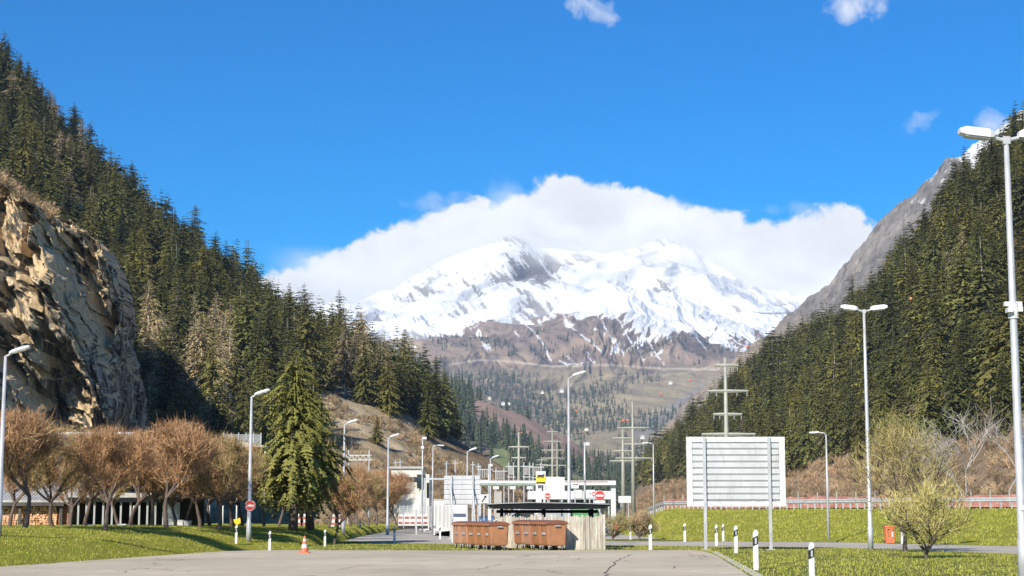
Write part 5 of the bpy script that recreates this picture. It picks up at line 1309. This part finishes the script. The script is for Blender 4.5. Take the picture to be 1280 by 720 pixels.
# ------------------------------------------------------------------ parked vehicles near the station
def van(px, Y, lab, body, L=5.0, H=2.2, rz=0.0, name='parked_van', cat='van'):
    t = empty(name, (X_(px, Y), Y, 0), lab, cat, 'vehicles parked by the petrol station', rz); w = 1.95
    car = H < 1.8
    if car: pr = [(-L/2, .35), (-L/2, .85), (-L*.32, .95), (-L*.2, H), (L*.18, H), (L*.36, 1.0), (L/2, .8), (L/2, .35)]
    else: pr = [(-L/2, .35), (-L/2, 1.1), (-L*.38, 1.25), (-L*.27, H), (L/2, H), (L/2, .35)]
    b = MB().prism(pr, (0, -w/2, 0), (1, 0, 0), (0, 0, 1), (0, w, 0)).build('body', body, t); m_ = b.modifiers.new('bevel', 'BEVEL'); m_.width = .07; m_.segments = 2
    if car: gl = [(-L*.28, .98), (-L*.19, H-.08), (L*.17, H-.08), (L*.31, 1.0)]
    else: gl = [(-L*.36, 1.28), (-L*.27, H-.2), (-L*.05, H-.2), (-L*.05, 1.28)]
    MB().prism(gl, (0, -w/2-.006, 0), (1, 0, 0), (0, 0, 1), (0, w+.012, 0)).build('window', M['glass'], t)
    for sx in (-.31, .31):
        for sy in (-1, 1):
            wh_ = MB().tube([(sx*L, sy*(w/2-.1)-.11*1, .34), (sx*L, sy*(w/2-.1)+.11, .34)], .34, 16).build('tyre', M['rubber'], t); MB().tube([(sx*L, sy*(w/2-.1)-.115, .34), (sx*L, sy*(w/2-.1)+.115, .34)], .2, 12).build('rim', M['pole'], wh_)
    for sy in (-.7, .7): MB().box((-L/2-.005, sy, .72), (.03, .3, .16)).build('headlight', M['lampshell'], t)
    return t
van(705, 128, 'green van seen between shelter roof and fence', M['green'], rz=.1)
van(724, 132, 'white van parked behind the shelter near its right end', M['white'], rz=PI+.1)
van(668, 127, 'silver van parked behind the middle of the shelter', M['pole'], rz=.2)
van(742, 140, 'red car parked below the large no entry sign', M['red'], 4.3, 1.5, .0, 'parked_car', 'car')
van(636, 146, 'grey car on the forecourt behind the left end of the shelter', M['grey'], 4.3, 1.5, PI, 'parked_car', 'car')
van(655, 138, 'blue car on the forecourt between shelter posts', M['blue'], 4.3, 1.5, PI, 'parked_car', 'car')

# ------------------------------------------------------------------ buildings left of centre
Yw = 190.0; t = empty('pale_building', (X_(518, Yw), Yw, 0), 'cream flat roofed building with a dark recess beyond the russet trees', 'building'); ox = t.location.x
zt_ = Z_(585, Yw)
MB().box((X_(508, Yw)-ox, 3, zt_/2+.9), (X_(527, Yw)-X_(489, Yw), 6, zt_-1.8)).build('wall', M['render'], t)
MB().box((X_(513, Yw)-ox, -.05, Z_(599, Yw)), (X_(526, Yw)-X_(500, Yw), .2, .5)).build('window_band', M['glass'], t)
MB().box((X_(508, Yw)-ox, 3, zt_+.05), (X_(527, Yw)-X_(489, Yw)+.5, 6.5, .25)).build('roof', M['concrete'], t)
MB().box((X_(531, Yw)-ox, 1.5, Z_(593, Yw)/2), (X_(537, Yw)-X_(525.5, Yw), 4, Z_(593, Yw))).build('stair_tower', M['render'], t)
MB().box((X_(526.5, Yw)-ox, -.55, Z_(602, Yw)), (.9, .3, 1.6)).build('dark_recess', M['glass'], t)
MB().box((X_(535, Yw)-ox, -.52, Z_(613, Yw)), (.25, .06, 1.7)).build('door', M['dark'], t)
t = empty('retaining_wall', (X_(563, 175), 175, 0), 'long white retaining wall behind the small ribbed sign back', 'wall'); ox = t.location.x
MB().box((0, 0, Z_(625, 175)/2), (X_(586, 175)-X_(543, 175), .4, Z_(625, 175))).build('wall_face', M['render'], t); MB().box((0, 0, Z_(624.5, 175)), (X_(586, 175)-X_(543, 175)+.2, .5, .12)).build('coping', M['concrete'], t)
# construction fence with red and white boards
t = empty('site_fence', (X_(485, 150), 150, .4), 'grey mesh site fence by the access road', 'fence'); ox = t.location.x
def mesh_mat():
    m, nt, bs = newmat('wire_mesh'); bs.inputs['Base Color'].default_value = (.45, .46, .47, 1); bs.inputs['Roughness'].default_value = .5
    c = coords(nt, False); w1 = nt.nodes.new('ShaderNodeTexWave'); w1.bands_direction = 'X'; w1.inputs['Scale'].default_value = 3; nt.links.new(c, w1.inputs[0]); w2 = nt.nodes.new('ShaderNodeTexWave'); w2.bands_direction = 'Z'; w2.inputs['Scale'].default_value = 2; nt.links.new(c, w2.inputs[0])
    a_ = math_(nt, 'MAXIMUM', math_(nt, 'GREATER_THAN', w1.outputs[1], .82), math_(nt, 'GREATER_THAN', w2.outputs[1], .86)); tr = nt.nodes.new('ShaderNodeBsdfTransparent'); mx = nt.nodes.new('ShaderNodeMixShader')
    nt.links.new(a_, mx.inputs[0]); nt.links.new(tr.outputs[0], mx.inputs[1]); nt.links.new(bs.outputs[0], mx.inputs[2]); nt.links.new(mx.outputs[0], nt.nodes['Material Output'].inputs[0]); return m
M['mesh'] = mesh_mat()
xs = [X_(p_, 150)-ox for p_ in range(500, 561, 5)]
MB().box(((xs[0]+xs[-1])/2, 0, 1.1), (xs[-1]-xs[0], .02, 1.9)).build('mesh_panel', M['mesh'], t)
for x in xs: MB().tube([(x, 0, 0), (x, 0, 2.1)], .04, 6).build('post', M['pole'], t)
for j, (px, w_) in enumerate([(501, .4), (509, .5), (516, .45), (524, .5), (532, .4), (375, .6), (380, .5), (418, .5), (424, .6)]):
    Yr = 146 if px > 450 else 128; t = empty('warning_board', (X_(px, Yr), Yr, .45), 'red and white warning board, %s from the left of those by the access road' % ordn[(j-5) % 9], 'warning board', 'red and white warning boards at the works')
    MB().box((0, 0, .75), (w_, .05, 1.0)).build('board', M['white'], t); MB().box((0, -.03, .95), (w_*.8, .02, .2)).build('stripe', M['rust'], t); MB().box((0, -.03, .5), (w_*.8, .02, .2)).build('stripe', M['rust'], t); MB().box((0, 0, .13), (w_, .3, .26)).build('foot', M['rubber'], t)

# substation frames
Yx = 300.0
for j, (pa, pb2, ptop, lab) in enumerate([(636, 642, 578, 'white steel frame at the left end of the substation'), (655, 662, 578, 'white steel frame in the middle of the substation, under the pylon'), (666.5, 676, 579, 'white steel frame at the right end of the substation'), (620, 630, 584, 'low white steel frame left of the substation'), (600, 612, 582, 'low steel frame behind the farthest street lamp')]):
    t = empty('substation_frame', (X_(pa, Yx), Yx, 0), lab, 'steel frame', 'frames of the substation'); wz = X_(pb2, Yx)-X_(pa, Yx); h = Z_(ptop, Yx)
    for x in (0, wz): MB().tube([(x, 0, 0), (x, 0, h)], .11, 6).build('leg', M['pole'], t)
    MB().box((wz/2, 0, h-.7), (wz+1.2, .16, .16)).build('crossbeam', M['pole'], t); MB().box((wz/2, 0, h-2.6), (wz+.6, .16, .16)).build('crossbeam', M['pole'], t)
    for x in (wz*.25, wz*.5, wz*.75): MB().tube([(x, 0, h-.7), (x, 0, h-2.2)], .10, 6).build('insulator', M['concrete'], t)
# slim poles on the dry slope foot
for j, (px, pt, Y) in enumerate([(500, 574, 230), (494, 575, 235), (558, 576, 220), (569, 575, 222), (591, 577, 215), (598, 579, 212)]):
    t = empty('utility_pole', (X_(px, Y), Y, 0), 'slim grey pole at the foot of the dry slope, %s from the left' % ordn[j if j > 1 else 1-j], 'pole', 'slim poles along the foot of the dry slope'); h = Z_(pt, Y)
    MB().tube([(0, 0, 0), (0, 0, h)], [.13, .08], 8).build('shaft', M['pole'], t); MB().box((0, 0, h-.4), (.7, .08, .08)).build('crossbar', M['pole'], t)
# lattice girder above the russet trees
t = empty('lattice_girder', (X_(432, 200), 200, 0), 'white lattice girder on posts above the russet trees', 'girder'); L_ = X_(464, 200)-X_(432, 200); z1, z0 = Z_(569, 200), Z_(575, 200); mb = MB()
for z in (z1, z0): mb.box((L_/2, 0, z), (L_, .08, .08))
k = 0
while k < 9: mb.tube([(L_*k/9, 0, z0 if k % 2 else z1), (L_*(k+1)/9, 0, z1 if k % 2 else z0)], .035, 5); k += 1
mb.build('truss', M['white'], t)
for x in (0.3, L_-.3): MB().tube([(x, .1, 0), (x, .1, z1+.6)], .09, 6).build('post', M['pole'], t)
# fenced platform with a thin roof under the forest
Yf_ = 215.0; t = empty('fenced_platform', (X_(298, Yf_), Yf_, 0), 'raised platform with a thin tan roof and mesh fence below the dark spruces', 'platform'); ox = t.location.x
x0, x1 = X_(262, Yf_)-ox, X_(334, Yf_)-ox; zr_ = Z_(557, Yf_)
mb = MB().prism([(x0, -.2), (x0+2.4, .25), (x0+4.2, .45), (x1-1.5, .05), (x1, -.05), (x1, -.22), (x0, -.4)], (0, -1.5, zr_), (1, 0, 0), (0, 0, 1), (0, 5, 0)); mb.build('roof', M['paling'], t)
for k in range(5): x = x0+.2+(x1-x0-.4)*k/4; MB().tube([(x, -1.0, 0), (x, -1.0, zr_)], .10, 6).build('post', M['render'], t)
fx0, fx1 = X_(275, Yf_)-ox, X_(322, Yf_)-ox
for k in range(6): x = fx0+(fx1-fx0)*k/5; MB().tube([(x, 2, zr_), (x, 2, Z_(540, Yf_))], .07, 6).build('fence_post', M['pole'], t)
MB().box(((fx0+fx1)/2, 2.05, (zr_+Z_(542, Yf_))/2), (fx1-fx0, .02, Z_(542, Yf_)-zr_)).build('mesh_panel', M['mesh'], t)
# small boxes, yellow machine and white posts on the bank behind the trees
for px, py0, py1, lab in [(226, 651, 659, 'small white cabinet left of its twin under the fruit trees'), (235.5, 652, 659.5, 'small white cabinet right of its twin under the fruit trees'), (154.5, 656, 664, 'low white box in front of the open shed'), (114, 657, 663, 'low white box left of the open shed posts')]:
    Yk = 92 if px > 200 else 84; z1, z0 = Z_(py0, Yk), .9; t = empty('cabinet', (X_(px, Yk), Yk, z0), lab, 'cabinet'); MB().box((0, 0, (z1-z0)/2), (.36, .3, z1-z0)).build('body', M['white'], t); MB().box((0, 0, z1-z0+.02), (.42, .36, .05)).build('lid', M['palegrey'], t)
Yk = 105; t = empty('yellow_machine', (X_(297, Yk), Yk, .85), 'small yellow machine parked beyond the bank under the trees', 'machine')
t.scale = (.6,)*3; MB().box((-.2, 0, .55), (.7, .58, .55)).build('body', M['yellow'], t); MB().prism([(0, .3), (.55, .3), (.45, .95), (.1, .95)], (.05, -.3, 0), (1, 0, 0), (0, 0, 1), (0, .6, 0)).build('hood', M['yellow'], t)
for sx in (-.35, .4):
    for sy in (-.32, .32): MB().tube([(sx, sy-.05, .22), (sx, sy+.05, .22)], .2, 12).build('wheel', M['rubber'], t)

# ------------------------------------------------------------------ sheds on the left
def corr(name, a, b, sc=6):
    m, nt, bs = newmat(name); c = coords(nt, True); n_ = noise(nt, c, .5, 6, .65); s_ = noise(nt, c, 4, 4, .7, mp=(1, .15, .15)); col = ramp(nt, n_, [(.3, a), (.7, b)]); col = mixc(nt, 1.0, col, ramp(nt, s_, [(.3, (.75,)*3), (.7, (1.05,)*3)]), 'MULTIPLY'); nt.links.new(col, bs.inputs['Base Color']); bs.inputs['Roughness'].default_value = .8; return m
M['roofgrey'] = corr('shed_roof', (.34, .33, .31), (.50, .48, .45)); M['woodwall'] = corr('dark_boards', (.05, .045, .04), (.10, .09, .08)); M['logs'] = None
zg = .75
t = empty('wood_shed', (X_(10, 97), 97, zg), 'open fronted wood store with a pale pitched roof on the far left', 'shed'); ox = t.location.x
x0, x1 = X_(-120, 97)-ox, X_(93, 97)-ox; ze = Z_(628, 95)-zg; zrr = Z_(545, 118)-zg; xr1 = X_(165, 118)-ox
mb = MB(); th = .12
mb.add([(x0, -2.2, ze), (x1+.6, -2.2, ze), (xr1, 21, zrr), (x0-3, 21, zrr), (x0, -2.2, ze+th), (x1+.6, -2.2, ze+th), (xr1, 21, zrr+th), (x0-3, 21, zrr+th)], [(3, 2, 1, 0), (4, 5, 6, 7), (0, 1, 5, 4), (1, 2, 6, 5), (2, 3, 7, 6), (3, 0, 4, 7)])
for k in range(60):   # corrugation battens
    f = k/59; a_ = Vector((x0+(x1+.6-x0)*f, -2.2, ze+th)); b_ = Vector((x0-3+(xr1-x0+3)*f, 21, zrr+th)); mb.tube([a_, b_], .035, 4)
mb.build('roof', M['roofgrey'], t)
MB().box(((x0-3+xr1)/2, 21.2, zrr+.16), (xr1-x0+3, .5, .22)).build('ridge', M['white'], t)
MB().box(((x0+x1)/2, 8, ze/2), (x1-x0-.3, .2, ze+1.2)).build('back_wall', M['woodwall'], t)
for k in range(5): x = x0+.3+(x1-x0-.5)*k/4; MB().box((x, -1.9, ze/2), (.16, .16, ze)).build('post', M['woodwall'], t)
MB().box(((x0+x1)/2, -2.1, ze-.1), (x1-x0, .14, .2)).build('eaves_beam', M['woodwall'], t)
# right part of the roof and the side wall behind
# firewood: the log ends one sees are one stack per bay
def logmat(name, a, b):
    m, nt, bs = newmat(name); isl = nt.nodes.new('ShaderNodeNewGeometry').outputs['Random Per Island']; nt.links.new(mixc(nt, isl, a, b), bs.inputs['Base Color']); bs.inputs['Roughness'].default_value = .9; return m
M['log'] = logmat('split_wood', (.42, .20, .09), (.78, .50, .30)); M['plank'] = logmat('stacked_planks', (.34, .13, .06), (.50, .22, .11))
for j, (pa, pb2, lab) in enumerate([(-60, 2, 'stack of split firewood in the leftmost bay of the wood store'), (3, 37, 'stack of split firewood behind the first fruit tree trunk'), (38, 74, 'stack of pale split firewood in the right bay of the wood store')]):
    xa_, xb2 = X_(pa, 95.5), X_(pb2, 95.5); rs = np.random.RandomState(30+j); mb = MB(); z = .09
    while z < 1.36:
        x = xa_+.08
        while x < xb2-.06:
            r_ = .055+.045*rs.rand(); n = 6; o_ = rs.rand()*6; y_ = 95.5-.12*rs.rand()
            mb.prism([(r_*math.cos(o_+2*PI*k/n)*(.8+.3*rs.rand()), r_*math.sin(o_+2*PI*k/n)*(.8+.3*rs.rand())) for k in range(n)], (x, y_, zg+z), (1, 0, 0), (0, 0, 1), (0, .5, 0)); x += r_*1.9
        z += .13
    tag(mb.build('firewood_stack', M['log']), lab, 'firewood', 'firewood stacked in the wood store')
xa_, xb2 = X_(75, 95.5), X_(92, 95.5); mb = MB(); z = .05
while z < 1.4: mb.box(((xa_+xb2)/2, 95.6, zg+z), (xb2-xa_-.05, .5, .07)); z += .085
tag(mb.build('plank_stack', M['plank']), 'stack of red brown planks at the right end of the wood store', 'planks')
# open dark shed
t = empty('open_shed', (X_(150, 96), 96, zg), 'long dark open shed with grey steel posts behind the fruit trees', 'shed'); ox = t.location.x
x0, x1 = X_(94, 96)-ox, X_(232, 96)-ox; zt_ = Z_(622, 96)-zg
MB().box(((x0+x1)/2, 3, zt_+.12), (x1-x0+.4, 9, .26)).build('roof', M['roofgrey'], t)
MB().box(((x0+x1)/2, -1.45, zt_-.14), (x1-x0, .1, .26)).build('fascia', M['dark'], t)
MB().box(((x0+x1)/2, 6, zt_/2), (x1-x0, .2, zt_)).build('back_wall', M['woodwall'], t)
MB().box((x0+.05, 2.4, zt_/2), (.2, 7.0, zt_)).build('side_wall', M['woodwall'], t)
MB().box((X_(221, 96)-ox, -1.2, zt_/2), (X_(231, 96)-X_(212, 96), .12, zt_-.3)).build('sliding_door', M['grey'], t)
for px in (100, 110, 120, 131, 142, 153, 165, 176, 186, 196, 206): MB().box((X_(px, 95)-ox, -1.2, zt_/2-.05), (.10, .1, zt_-.2)).build('post', M['grey'], t)
MB().tube([(X_(164, 95)-ox, -1.35, 0), (X_(170, 95)-ox, -1.35, zt_*.75)], .04, 6).build('brace', M['white'], t)

# ------------------------------------------------------------------ distant chalets and the gallery on the mountain road
def hut(px, py, Y, w, lab, m, roof):
    c = PV(px, py, Y); w *= .72; t = empty('chalet', c, lab, 'house', 'small houses on the far mountainside'); h = w*.42
    MB().box((0, 0, h/2-w*.2), (w, w*.8, h+w*.4)).build('wall', m, t)
    MB().prism([(-w*.6, h), (w*.6, h), (0, h+w*.35)], (0, -w*.5, 0), (1, 0, 0), (0, 0, 1), (0, w, 0)).build('roof', roof, t)
    for x in (-.22, .22): MB().box((x*w, -w*.405, h*.45), (w*.12, w*.02, h*.3)).build('window', M['glass'], t)
M['hutred'] = plain('hut_red', (.40, .12, .08), .8)
for px, py, Y, w, lab, m, rf in [(702, 489, 4400, 15, 'white house alone in the forest clearing left of the tall lamp head', 'render', 'concrete'), (678, 491, 4350, 11, 'small pale hut in the same clearing, farther left', 'render', 'concrete'), (629, 505, 4000, 12, 'small white house in the dark wood, left of a pair', 'white', 'grey'), (636, 505, 4000, 10, 'small white house in the dark wood, right of a pair', 'white', 'grey'),
  (733, 537, 3300, 10, 'pale hut in the lower wood right of the tall lamp', 'render', 'hutred'), (838, 479, 4700, 14, 'pale farmhouse at the upper rim of the tan meadow', 'white', 'concrete'), (803, 547, 3300, 11, 'white house below the meadow beside the right forest', 'white', 'concrete'), (569, 508, 1900, 7, 'reddish hut above the bare patch on the wooded spur', 'hutred', 'grey'), (612, 498, 2100, 5, 'tiny pale hut on the crest of the wooded spur', 'render', 'grey')]:
    hut(px, py, Y, w, lab, M[m], M[rf])
c = PV(565, 455, 5150); t = empty('road_gallery', c, 'grey concrete avalanche gallery on the mountain road at far left', 'gallery')
MB().box((0, 0, 4), (52, 12, 4)).build('roof_slab', M['concrete'], t)
for k in range(7): MB().box((-22+k*7.3, -4, 0), (1.6, 2, 5)).build('pillar', M['concrete'], t)
MB().box((0, 3, -1), (50, 4, 7)).build('back_wall', M['dark'], t)
SKYSAT, SKYVAL, SKYHUE, SKYSTR, CLOUDSTR, HAZE, EXPO = 2.1, .88, .509, .11, .74, 4.6e-5, 0.60
CLOUDDEN = .0021
# ------------------------------------------------------------------ light, sky, air
SUN_EL, SUN_AZ = 34.0, 208.0      # azimuth clockwise from +Y
sd = bpy.data.lights.new('sun', 'SUN'); sd.energy = 4.6; sd.angle = math.radians(.53); sd.color = (1, .93, .80)
so = bpy.data.objects.new('sun', sd); COL.objects.link(so)
el, az = math.radians(SUN_EL), math.radians(SUN_AZ)
to = Vector((math.sin(az)*math.cos(el), math.cos(az)*math.cos(el), math.sin(el)))
so.rotation_euler = to.to_track_quat('Z', 'Y').to_euler(); so.location = to*200
W = bpy.data.worlds.new('World'); SC.world = W; W.use_nodes = True; nt = W.node_tree; nt.nodes.clear()
sky = nt.nodes.new('ShaderNodeTexSky'); sky.sky_type = 'NISHITA'; sky.sun_disc = False; sky.sun_elevation = el; sky.sun_rotation = az
sky.air_density = 1.0; sky.dust_density = .15; sky.ozone_density = 2.2; sky.altitude = 1100
hsv = nt.nodes.new('ShaderNodeHueSaturation'); hsv.inputs['Saturation'].default_value = SKYSAT; hsv.inputs['Value'].default_value = SKYVAL; hsv.inputs['Hue'].default_value = SKYHUE
nt.links.new(sky.outputs[0], hsv.inputs['Color'])
tc = nt.nodes.new('ShaderNodeTexCoord').outputs['Generated']
sp3 = nt.nodes.new('ShaderNodeSeparateXYZ'); nt.links.new(tc, sp3.inputs[0])
ysafe = math_(nt, 'MAXIMUM', sp3.outputs[1], .05)
A = math_(nt, 'DIVIDE', sp3.outputs[0], ysafe); B = math_(nt, 'DIVIDE', sp3.outputs[2], ysafe)
def ab(px, py): d = P(px, py, 1.0); return float(d[0]), float(d[2]-CAMH)
topc = [(300, 352), (340, 340), (360, 326), (390, 318), (425, 309), (470, 286), (500, 277), (540, 262), (600, 247), (650, 234), (690, 227), (715, 224), (760, 231), (800, 240), (860, 250), (930, 267), (975, 273), (1030, 264), (1080, 268), (1110, 290), (1200, 330)]
tabs = [ab(*t) for t in topc]; a0, a1 = tabs[0][0], tabs[-1][0]; bmax = .25
fc = nt.nodes.new('ShaderNodeFloatCurve'); cu = fc.mapping.curves[0]; pts = [((a-a0)/(a1-a0), b/bmax) for a, b in tabs]
cu.points[0].location = pts[0]; cu.points[1].location = pts[-1]
for p in pts[1:-1]: cu.points.new(*p)
fc.mapping.update()
mr = math_(nt, 'DIVIDE', math_(nt, 'SUBTRACT', A, a0), a1-a0, True); nt.links.new(mr, fc.inputs['Value'])
topb = math_(nt, 'MULTIPLY', fc.outputs[0], bmax)
cv = nt.nodes.new('ShaderNodeCombineXYZ'); nt.links.new(A, cv.inputs[0]); nt.links.new(B, cv.inputs[1])
cvec = cv.outputs[0]
n1 = noise(nt, cvec, 28, 9, .58, .3); n2 = noise(nt, cvec, 90, 8, .62, .5)
edge = math_(nt, 'ADD', math_(nt, 'MULTIPLY', math_(nt, 'SUBTRACT', n1, .5), .040), math_(nt, 'MULTIPLY', math_(nt, 'SUBTRACT', n2, .5), .012))
dd = math_(nt, 'ADD', math_(nt, 'SUBTRACT', topb, B), edge)
m1 = nt.nodes.new('ShaderNodeMapRange'); m1.interpolation_type = 'SMOOTHSTEP'; nt.links.new(dd, m1.inputs[0]); m1.inputs[1].default_value = -.0022; m1.inputs[2].default_value = .0045
# the bank ends at both sides
def blob(px, py, rx, ry, thr, soft, rot=0.0, amp=1.0):
    ca, cb = ab(px, py); dx = math_(nt, 'SUBTRACT', A, ca); dy = math_(nt, 'SUBTRACT', B, cb)
    if rot:
        c_, s_ = math.cos(rot), math.sin(rot)
        dx, dy = math_(nt, 'ADD', math_(nt, 'MULTIPLY', dx, c_), math_(nt, 'MULTIPLY', dy, s_)), math_(nt, 'SUBTRACT', math_(nt, 'MULTIPLY', dy, c_), math_(nt, 'MULTIPLY', dx, s_))
    ex = math_(nt, 'DIVIDE', dx, rx/F); ey = math_(nt, 'DIVIDE', dy, ry/F)
    r2 = math_(nt, 'ADD', math_(nt, 'MULTIPLY', ex, ex), math_(nt, 'MULTIPLY', ey, ey))
    f = math_(nt, 'SUBTRACT', 1, r2, True)
    nn = noise(nt, cvec, 62, 9, .62, .6)
    f = math_(nt, 'ADD', math_(nt, 'MULTIPLY', f, 1.0), math_(nt, 'MULTIPLY', math_(nt, 'SUBTRACT', nn, .5), 2.6))
    f = math_(nt, 'MULTIPLY', math_(nt, 'SUBTRACT', f, thr), soft, True)
    gate = math_(nt, 'MULTIPLY', math_(nt, 'SUBTRACT', 1, r2, True), 3, True)
    return math_(nt, 'MULTIPLY', math_(nt, 'MULTIPLY', f, gate), amp)
m = m1.outputs[0]
for b in (blob(745, 12, 50, 28, .40, 1.0, -.25, .75), blob(1068, 6, 50, 36, .30, .9, .2, .75), blob(1150, 155, 46, 22, .55, 1.0, .45, .4), blob(1240, 152, 38, 26, .3, 1.2, 0, .55), blob(545, 252, 60, 20, .5, .9, .1, .4), blob(1000, 262, 60, 16, .5, .9, 0, .35)):
    m = math_(nt, 'MAXIMUM', m, b)
front = math_(nt, 'GREATER_THAN', sp3.outputs[1], .06); m = math_(nt, 'MULTIPLY', m, front)
# billows: bright tops, greyer undersides
n3 = noise(nt, cvec, 16, 7, .55, .4); n4 = noise(nt, cvec, 55, 7, .6, .4)
depth = nt.nodes.new('ShaderNodeMapRange'); nt.links.new(dd, depth.inputs[0]); depth.inputs[1].default_value = .0; depth.inputs[2].default_value = .07
tone = math_(nt, 'ADD', math_(nt, 'MULTIPLY', math_(nt, 'SUBTRACT', n3, .5), .55), math_(nt, 'MULTIPLY', math_(nt, 'SUBTRACT', n4, .5), .28))
tone = math_(nt, 'SUBTRACT', math_(nt, 'ADD', .78, tone), math_(nt, 'MULTIPLY', depth.outputs[0], .34))
ccol = ramp(nt, tone, [(.25, (.52, .56, .64)), (.55, (.74, .77, .83)), (.85, (.92, .93, .955))])
bg1 = nt.nodes.new('ShaderNodeBackground'); nt.links.new(hsv.outputs[0], bg1.inputs[0]); bg1.inputs[1].default_value = SKYSTR
bg2 = nt.nodes.new('ShaderNodeBackground'); nt.links.new(ccol, bg2.inputs[0]); bg2.inputs[1].default_value = CLOUDSTR
mx = nt.nodes.new('ShaderNodeMixShader'); nt.links.new(m, mx.inputs[0]); nt.links.new(bg1.outputs[0], mx.inputs[1]); nt.links.new(bg2.outputs[0], mx.inputs[2])
wo = nt.nodes.new('ShaderNodeOutputWorld'); nt.links.new(mx.outputs[0], wo.inputs[0])
# air
if HAZE:
    x0, x1, y0, y1, z0, z1 = -8000, 8000, -600, 7570, -60, float(max(FM.P[..., 2].max(), SH.P[..., 2].max()))+25
    mb = MB().box(((x0+x1)/2, (y0+y1)/2, (z0+z1)/2), (x1-x0, y1-y0, z1-z0))
    hm = bpy.data.materials.new('haze_air'); hm.use_nodes = True; hn = hm.node_tree; hn.nodes.clear()
    pv = hn.nodes.new('ShaderNodeVolumePrincipled'); pv.inputs['Color'].default_value = (.50, .70, 1, 1); pv.inputs['Density'].default_value = HAZE; pv.inputs['Anisotropy'].default_value = 0
    ho = hn.nodes.new('ShaderNodeOutputMaterial'); hn.links.new(pv.outputs[0], ho.inputs['Volume'])
    tag(mb.build('haze', hm), kind='stuff', label='thin pale blue air between the car park and the snowy mountains', cat='haze')
# cloud draped over the summit ridge, well beyond the haze
cm = bpy.data.materials.new('cloud_vapour'); cm.use_nodes = True; cn = cm.node_tree; cn.nodes.clear()
gp = cn.nodes.new('ShaderNodeNewGeometry').outputs['Position']; cs = cn.nodes.new('ShaderNodeSeparateXYZ'); cn.links.new(gp, cs.inputs[0])
YC = 8900.0; cl = [(330, 352), (400, 350), (450, 362), (500, 346), (546, 326), (600, 301), (635, 284), (665, 300), (700, 312), (760, 318), (800, 304), (840, 302), (870, 326), (910, 348), (960, 362), (1020, 368), (1100, 362), (1200, 380)]
cw = [(float(P(a_, b_, YC)[0]), float(P(a_, b_, YC)[2])) for a_, b_ in cl]; xa0, xa1 = cw[0][0], cw[-1][0]; za0, za1 = 900.0, 1900.0
cf_ = cn.nodes.new('ShaderNodeFloatCurve'); cu = cf_.mapping.curves[0]; cu.points[0].location = (0, (cw[0][1]-za0)/(za1-za0)); cu.points[1].location = (1, (cw[-1][1]-za0)/(za1-za0))
for a_, b_ in cw[1:-1]: cu.points.new((a_-xa0)/(xa1-xa0), (b_-za0)/(za1-za0))
cf_.mapping.update(); cn.links.new(math_(cn, 'DIVIDE', math_(cn, 'SUBTRACT', cs.outputs[0], xa0), xa1-xa0, True), cf_.inputs['Value'])
low_ = math_(cn, 'ADD', math_(cn, 'MULTIPLY', cf_.outputs[0], za1-za0), za0)
nz = noise(cn, gp, .0021, 6, .62, mp=(1, 1, 1.4)); up2 = math_(cn, 'SUBTRACT', cs.outputs[2], low_)
up2 = math_(cn, 'ADD', up2, math_(cn, 'MULTIPLY', math_(cn, 'SUBTRACT', nz, .5), 620))
rise = cn.nodes.new('ShaderNodeMapRange'); rise.interpolation_type = 'SMOOTHSTEP'; cn.links.new(up2, rise.inputs[0]); rise.inputs[1].default_value = -90; rise.inputs[2].default_value = 130
fall = cn.nodes.new('ShaderNodeMapRange'); fall.interpolation_type = 'SMOOTHSTEP'; cn.links.new(up2, fall.inputs[0]); fall.inputs[1].default_value = 150; fall.inputs[2].default_value = 40
ex_ = cn.nodes.new('ShaderNodeMapRange'); ex_.interpolation_type = 'SMOOTHSTEP'; cn.links.new(math_(cn, 'ABSOLUTE', math_(cn, 'SUBTRACT', cs.outputs[0], (xa0+xa1)/2)), ex_.inputs[0]); ex_.inputs[1].default_value = (xa1-xa0)/2; ex_.inputs[2].default_value = (xa1-xa0)/2-500
dn = math_(cn, 'MULTIPLY', math_(cn, 'MULTIPLY', math_(cn, 'MULTIPLY', rise.outputs[0], fall.outputs[0]), ex_.outputs[0]), CLOUDDEN)
cp_ = cn.nodes.new('ShaderNodeVolumePrincipled'); cp_.inputs['Color'].default_value = (1, 1, 1, 1); cp_.inputs['Anisotropy'].default_value = -.5; cn.links.new(dn, cp_.inputs['Density'])
co_ = cn.nodes.new('ShaderNodeOutputMaterial'); cn.links.new(cp_.outputs[0], co_.inputs['Volume'])
if CLOUDDEN: tag(MB().box(((xa0+xa1)/2, 8950, 1420), (xa1-xa0, 1300, 1200)).build('cloud', cm), 'pale cloud draped over the ridge of the snowy mountain', 'cloud', kind='stuff')
SC.view_settings.view_transform = 'Standard'; SC.view_settings.look = 'None'; SC.view_settings.exposure = EXPO; SC.view_settings.gamma = 1
SC.render.engine = 'CYCLES'; cy = SC.cycles
cy.max_bounces = 5; cy.diffuse_bounces = 3; cy.glossy_bounces = 2; cy.transmission_bounces = 2; cy.volume_bounces = 1; cy.transparent_max_bounces = 6
cy.volume_step_rate = 1.0; cy.volume_max_steps = 96; cy.use_denoising = True; cy.sample_clamp_indirect = 4
try: cy.denoiser = 'OPENIMAGEDENOISE'
except Exception: pass
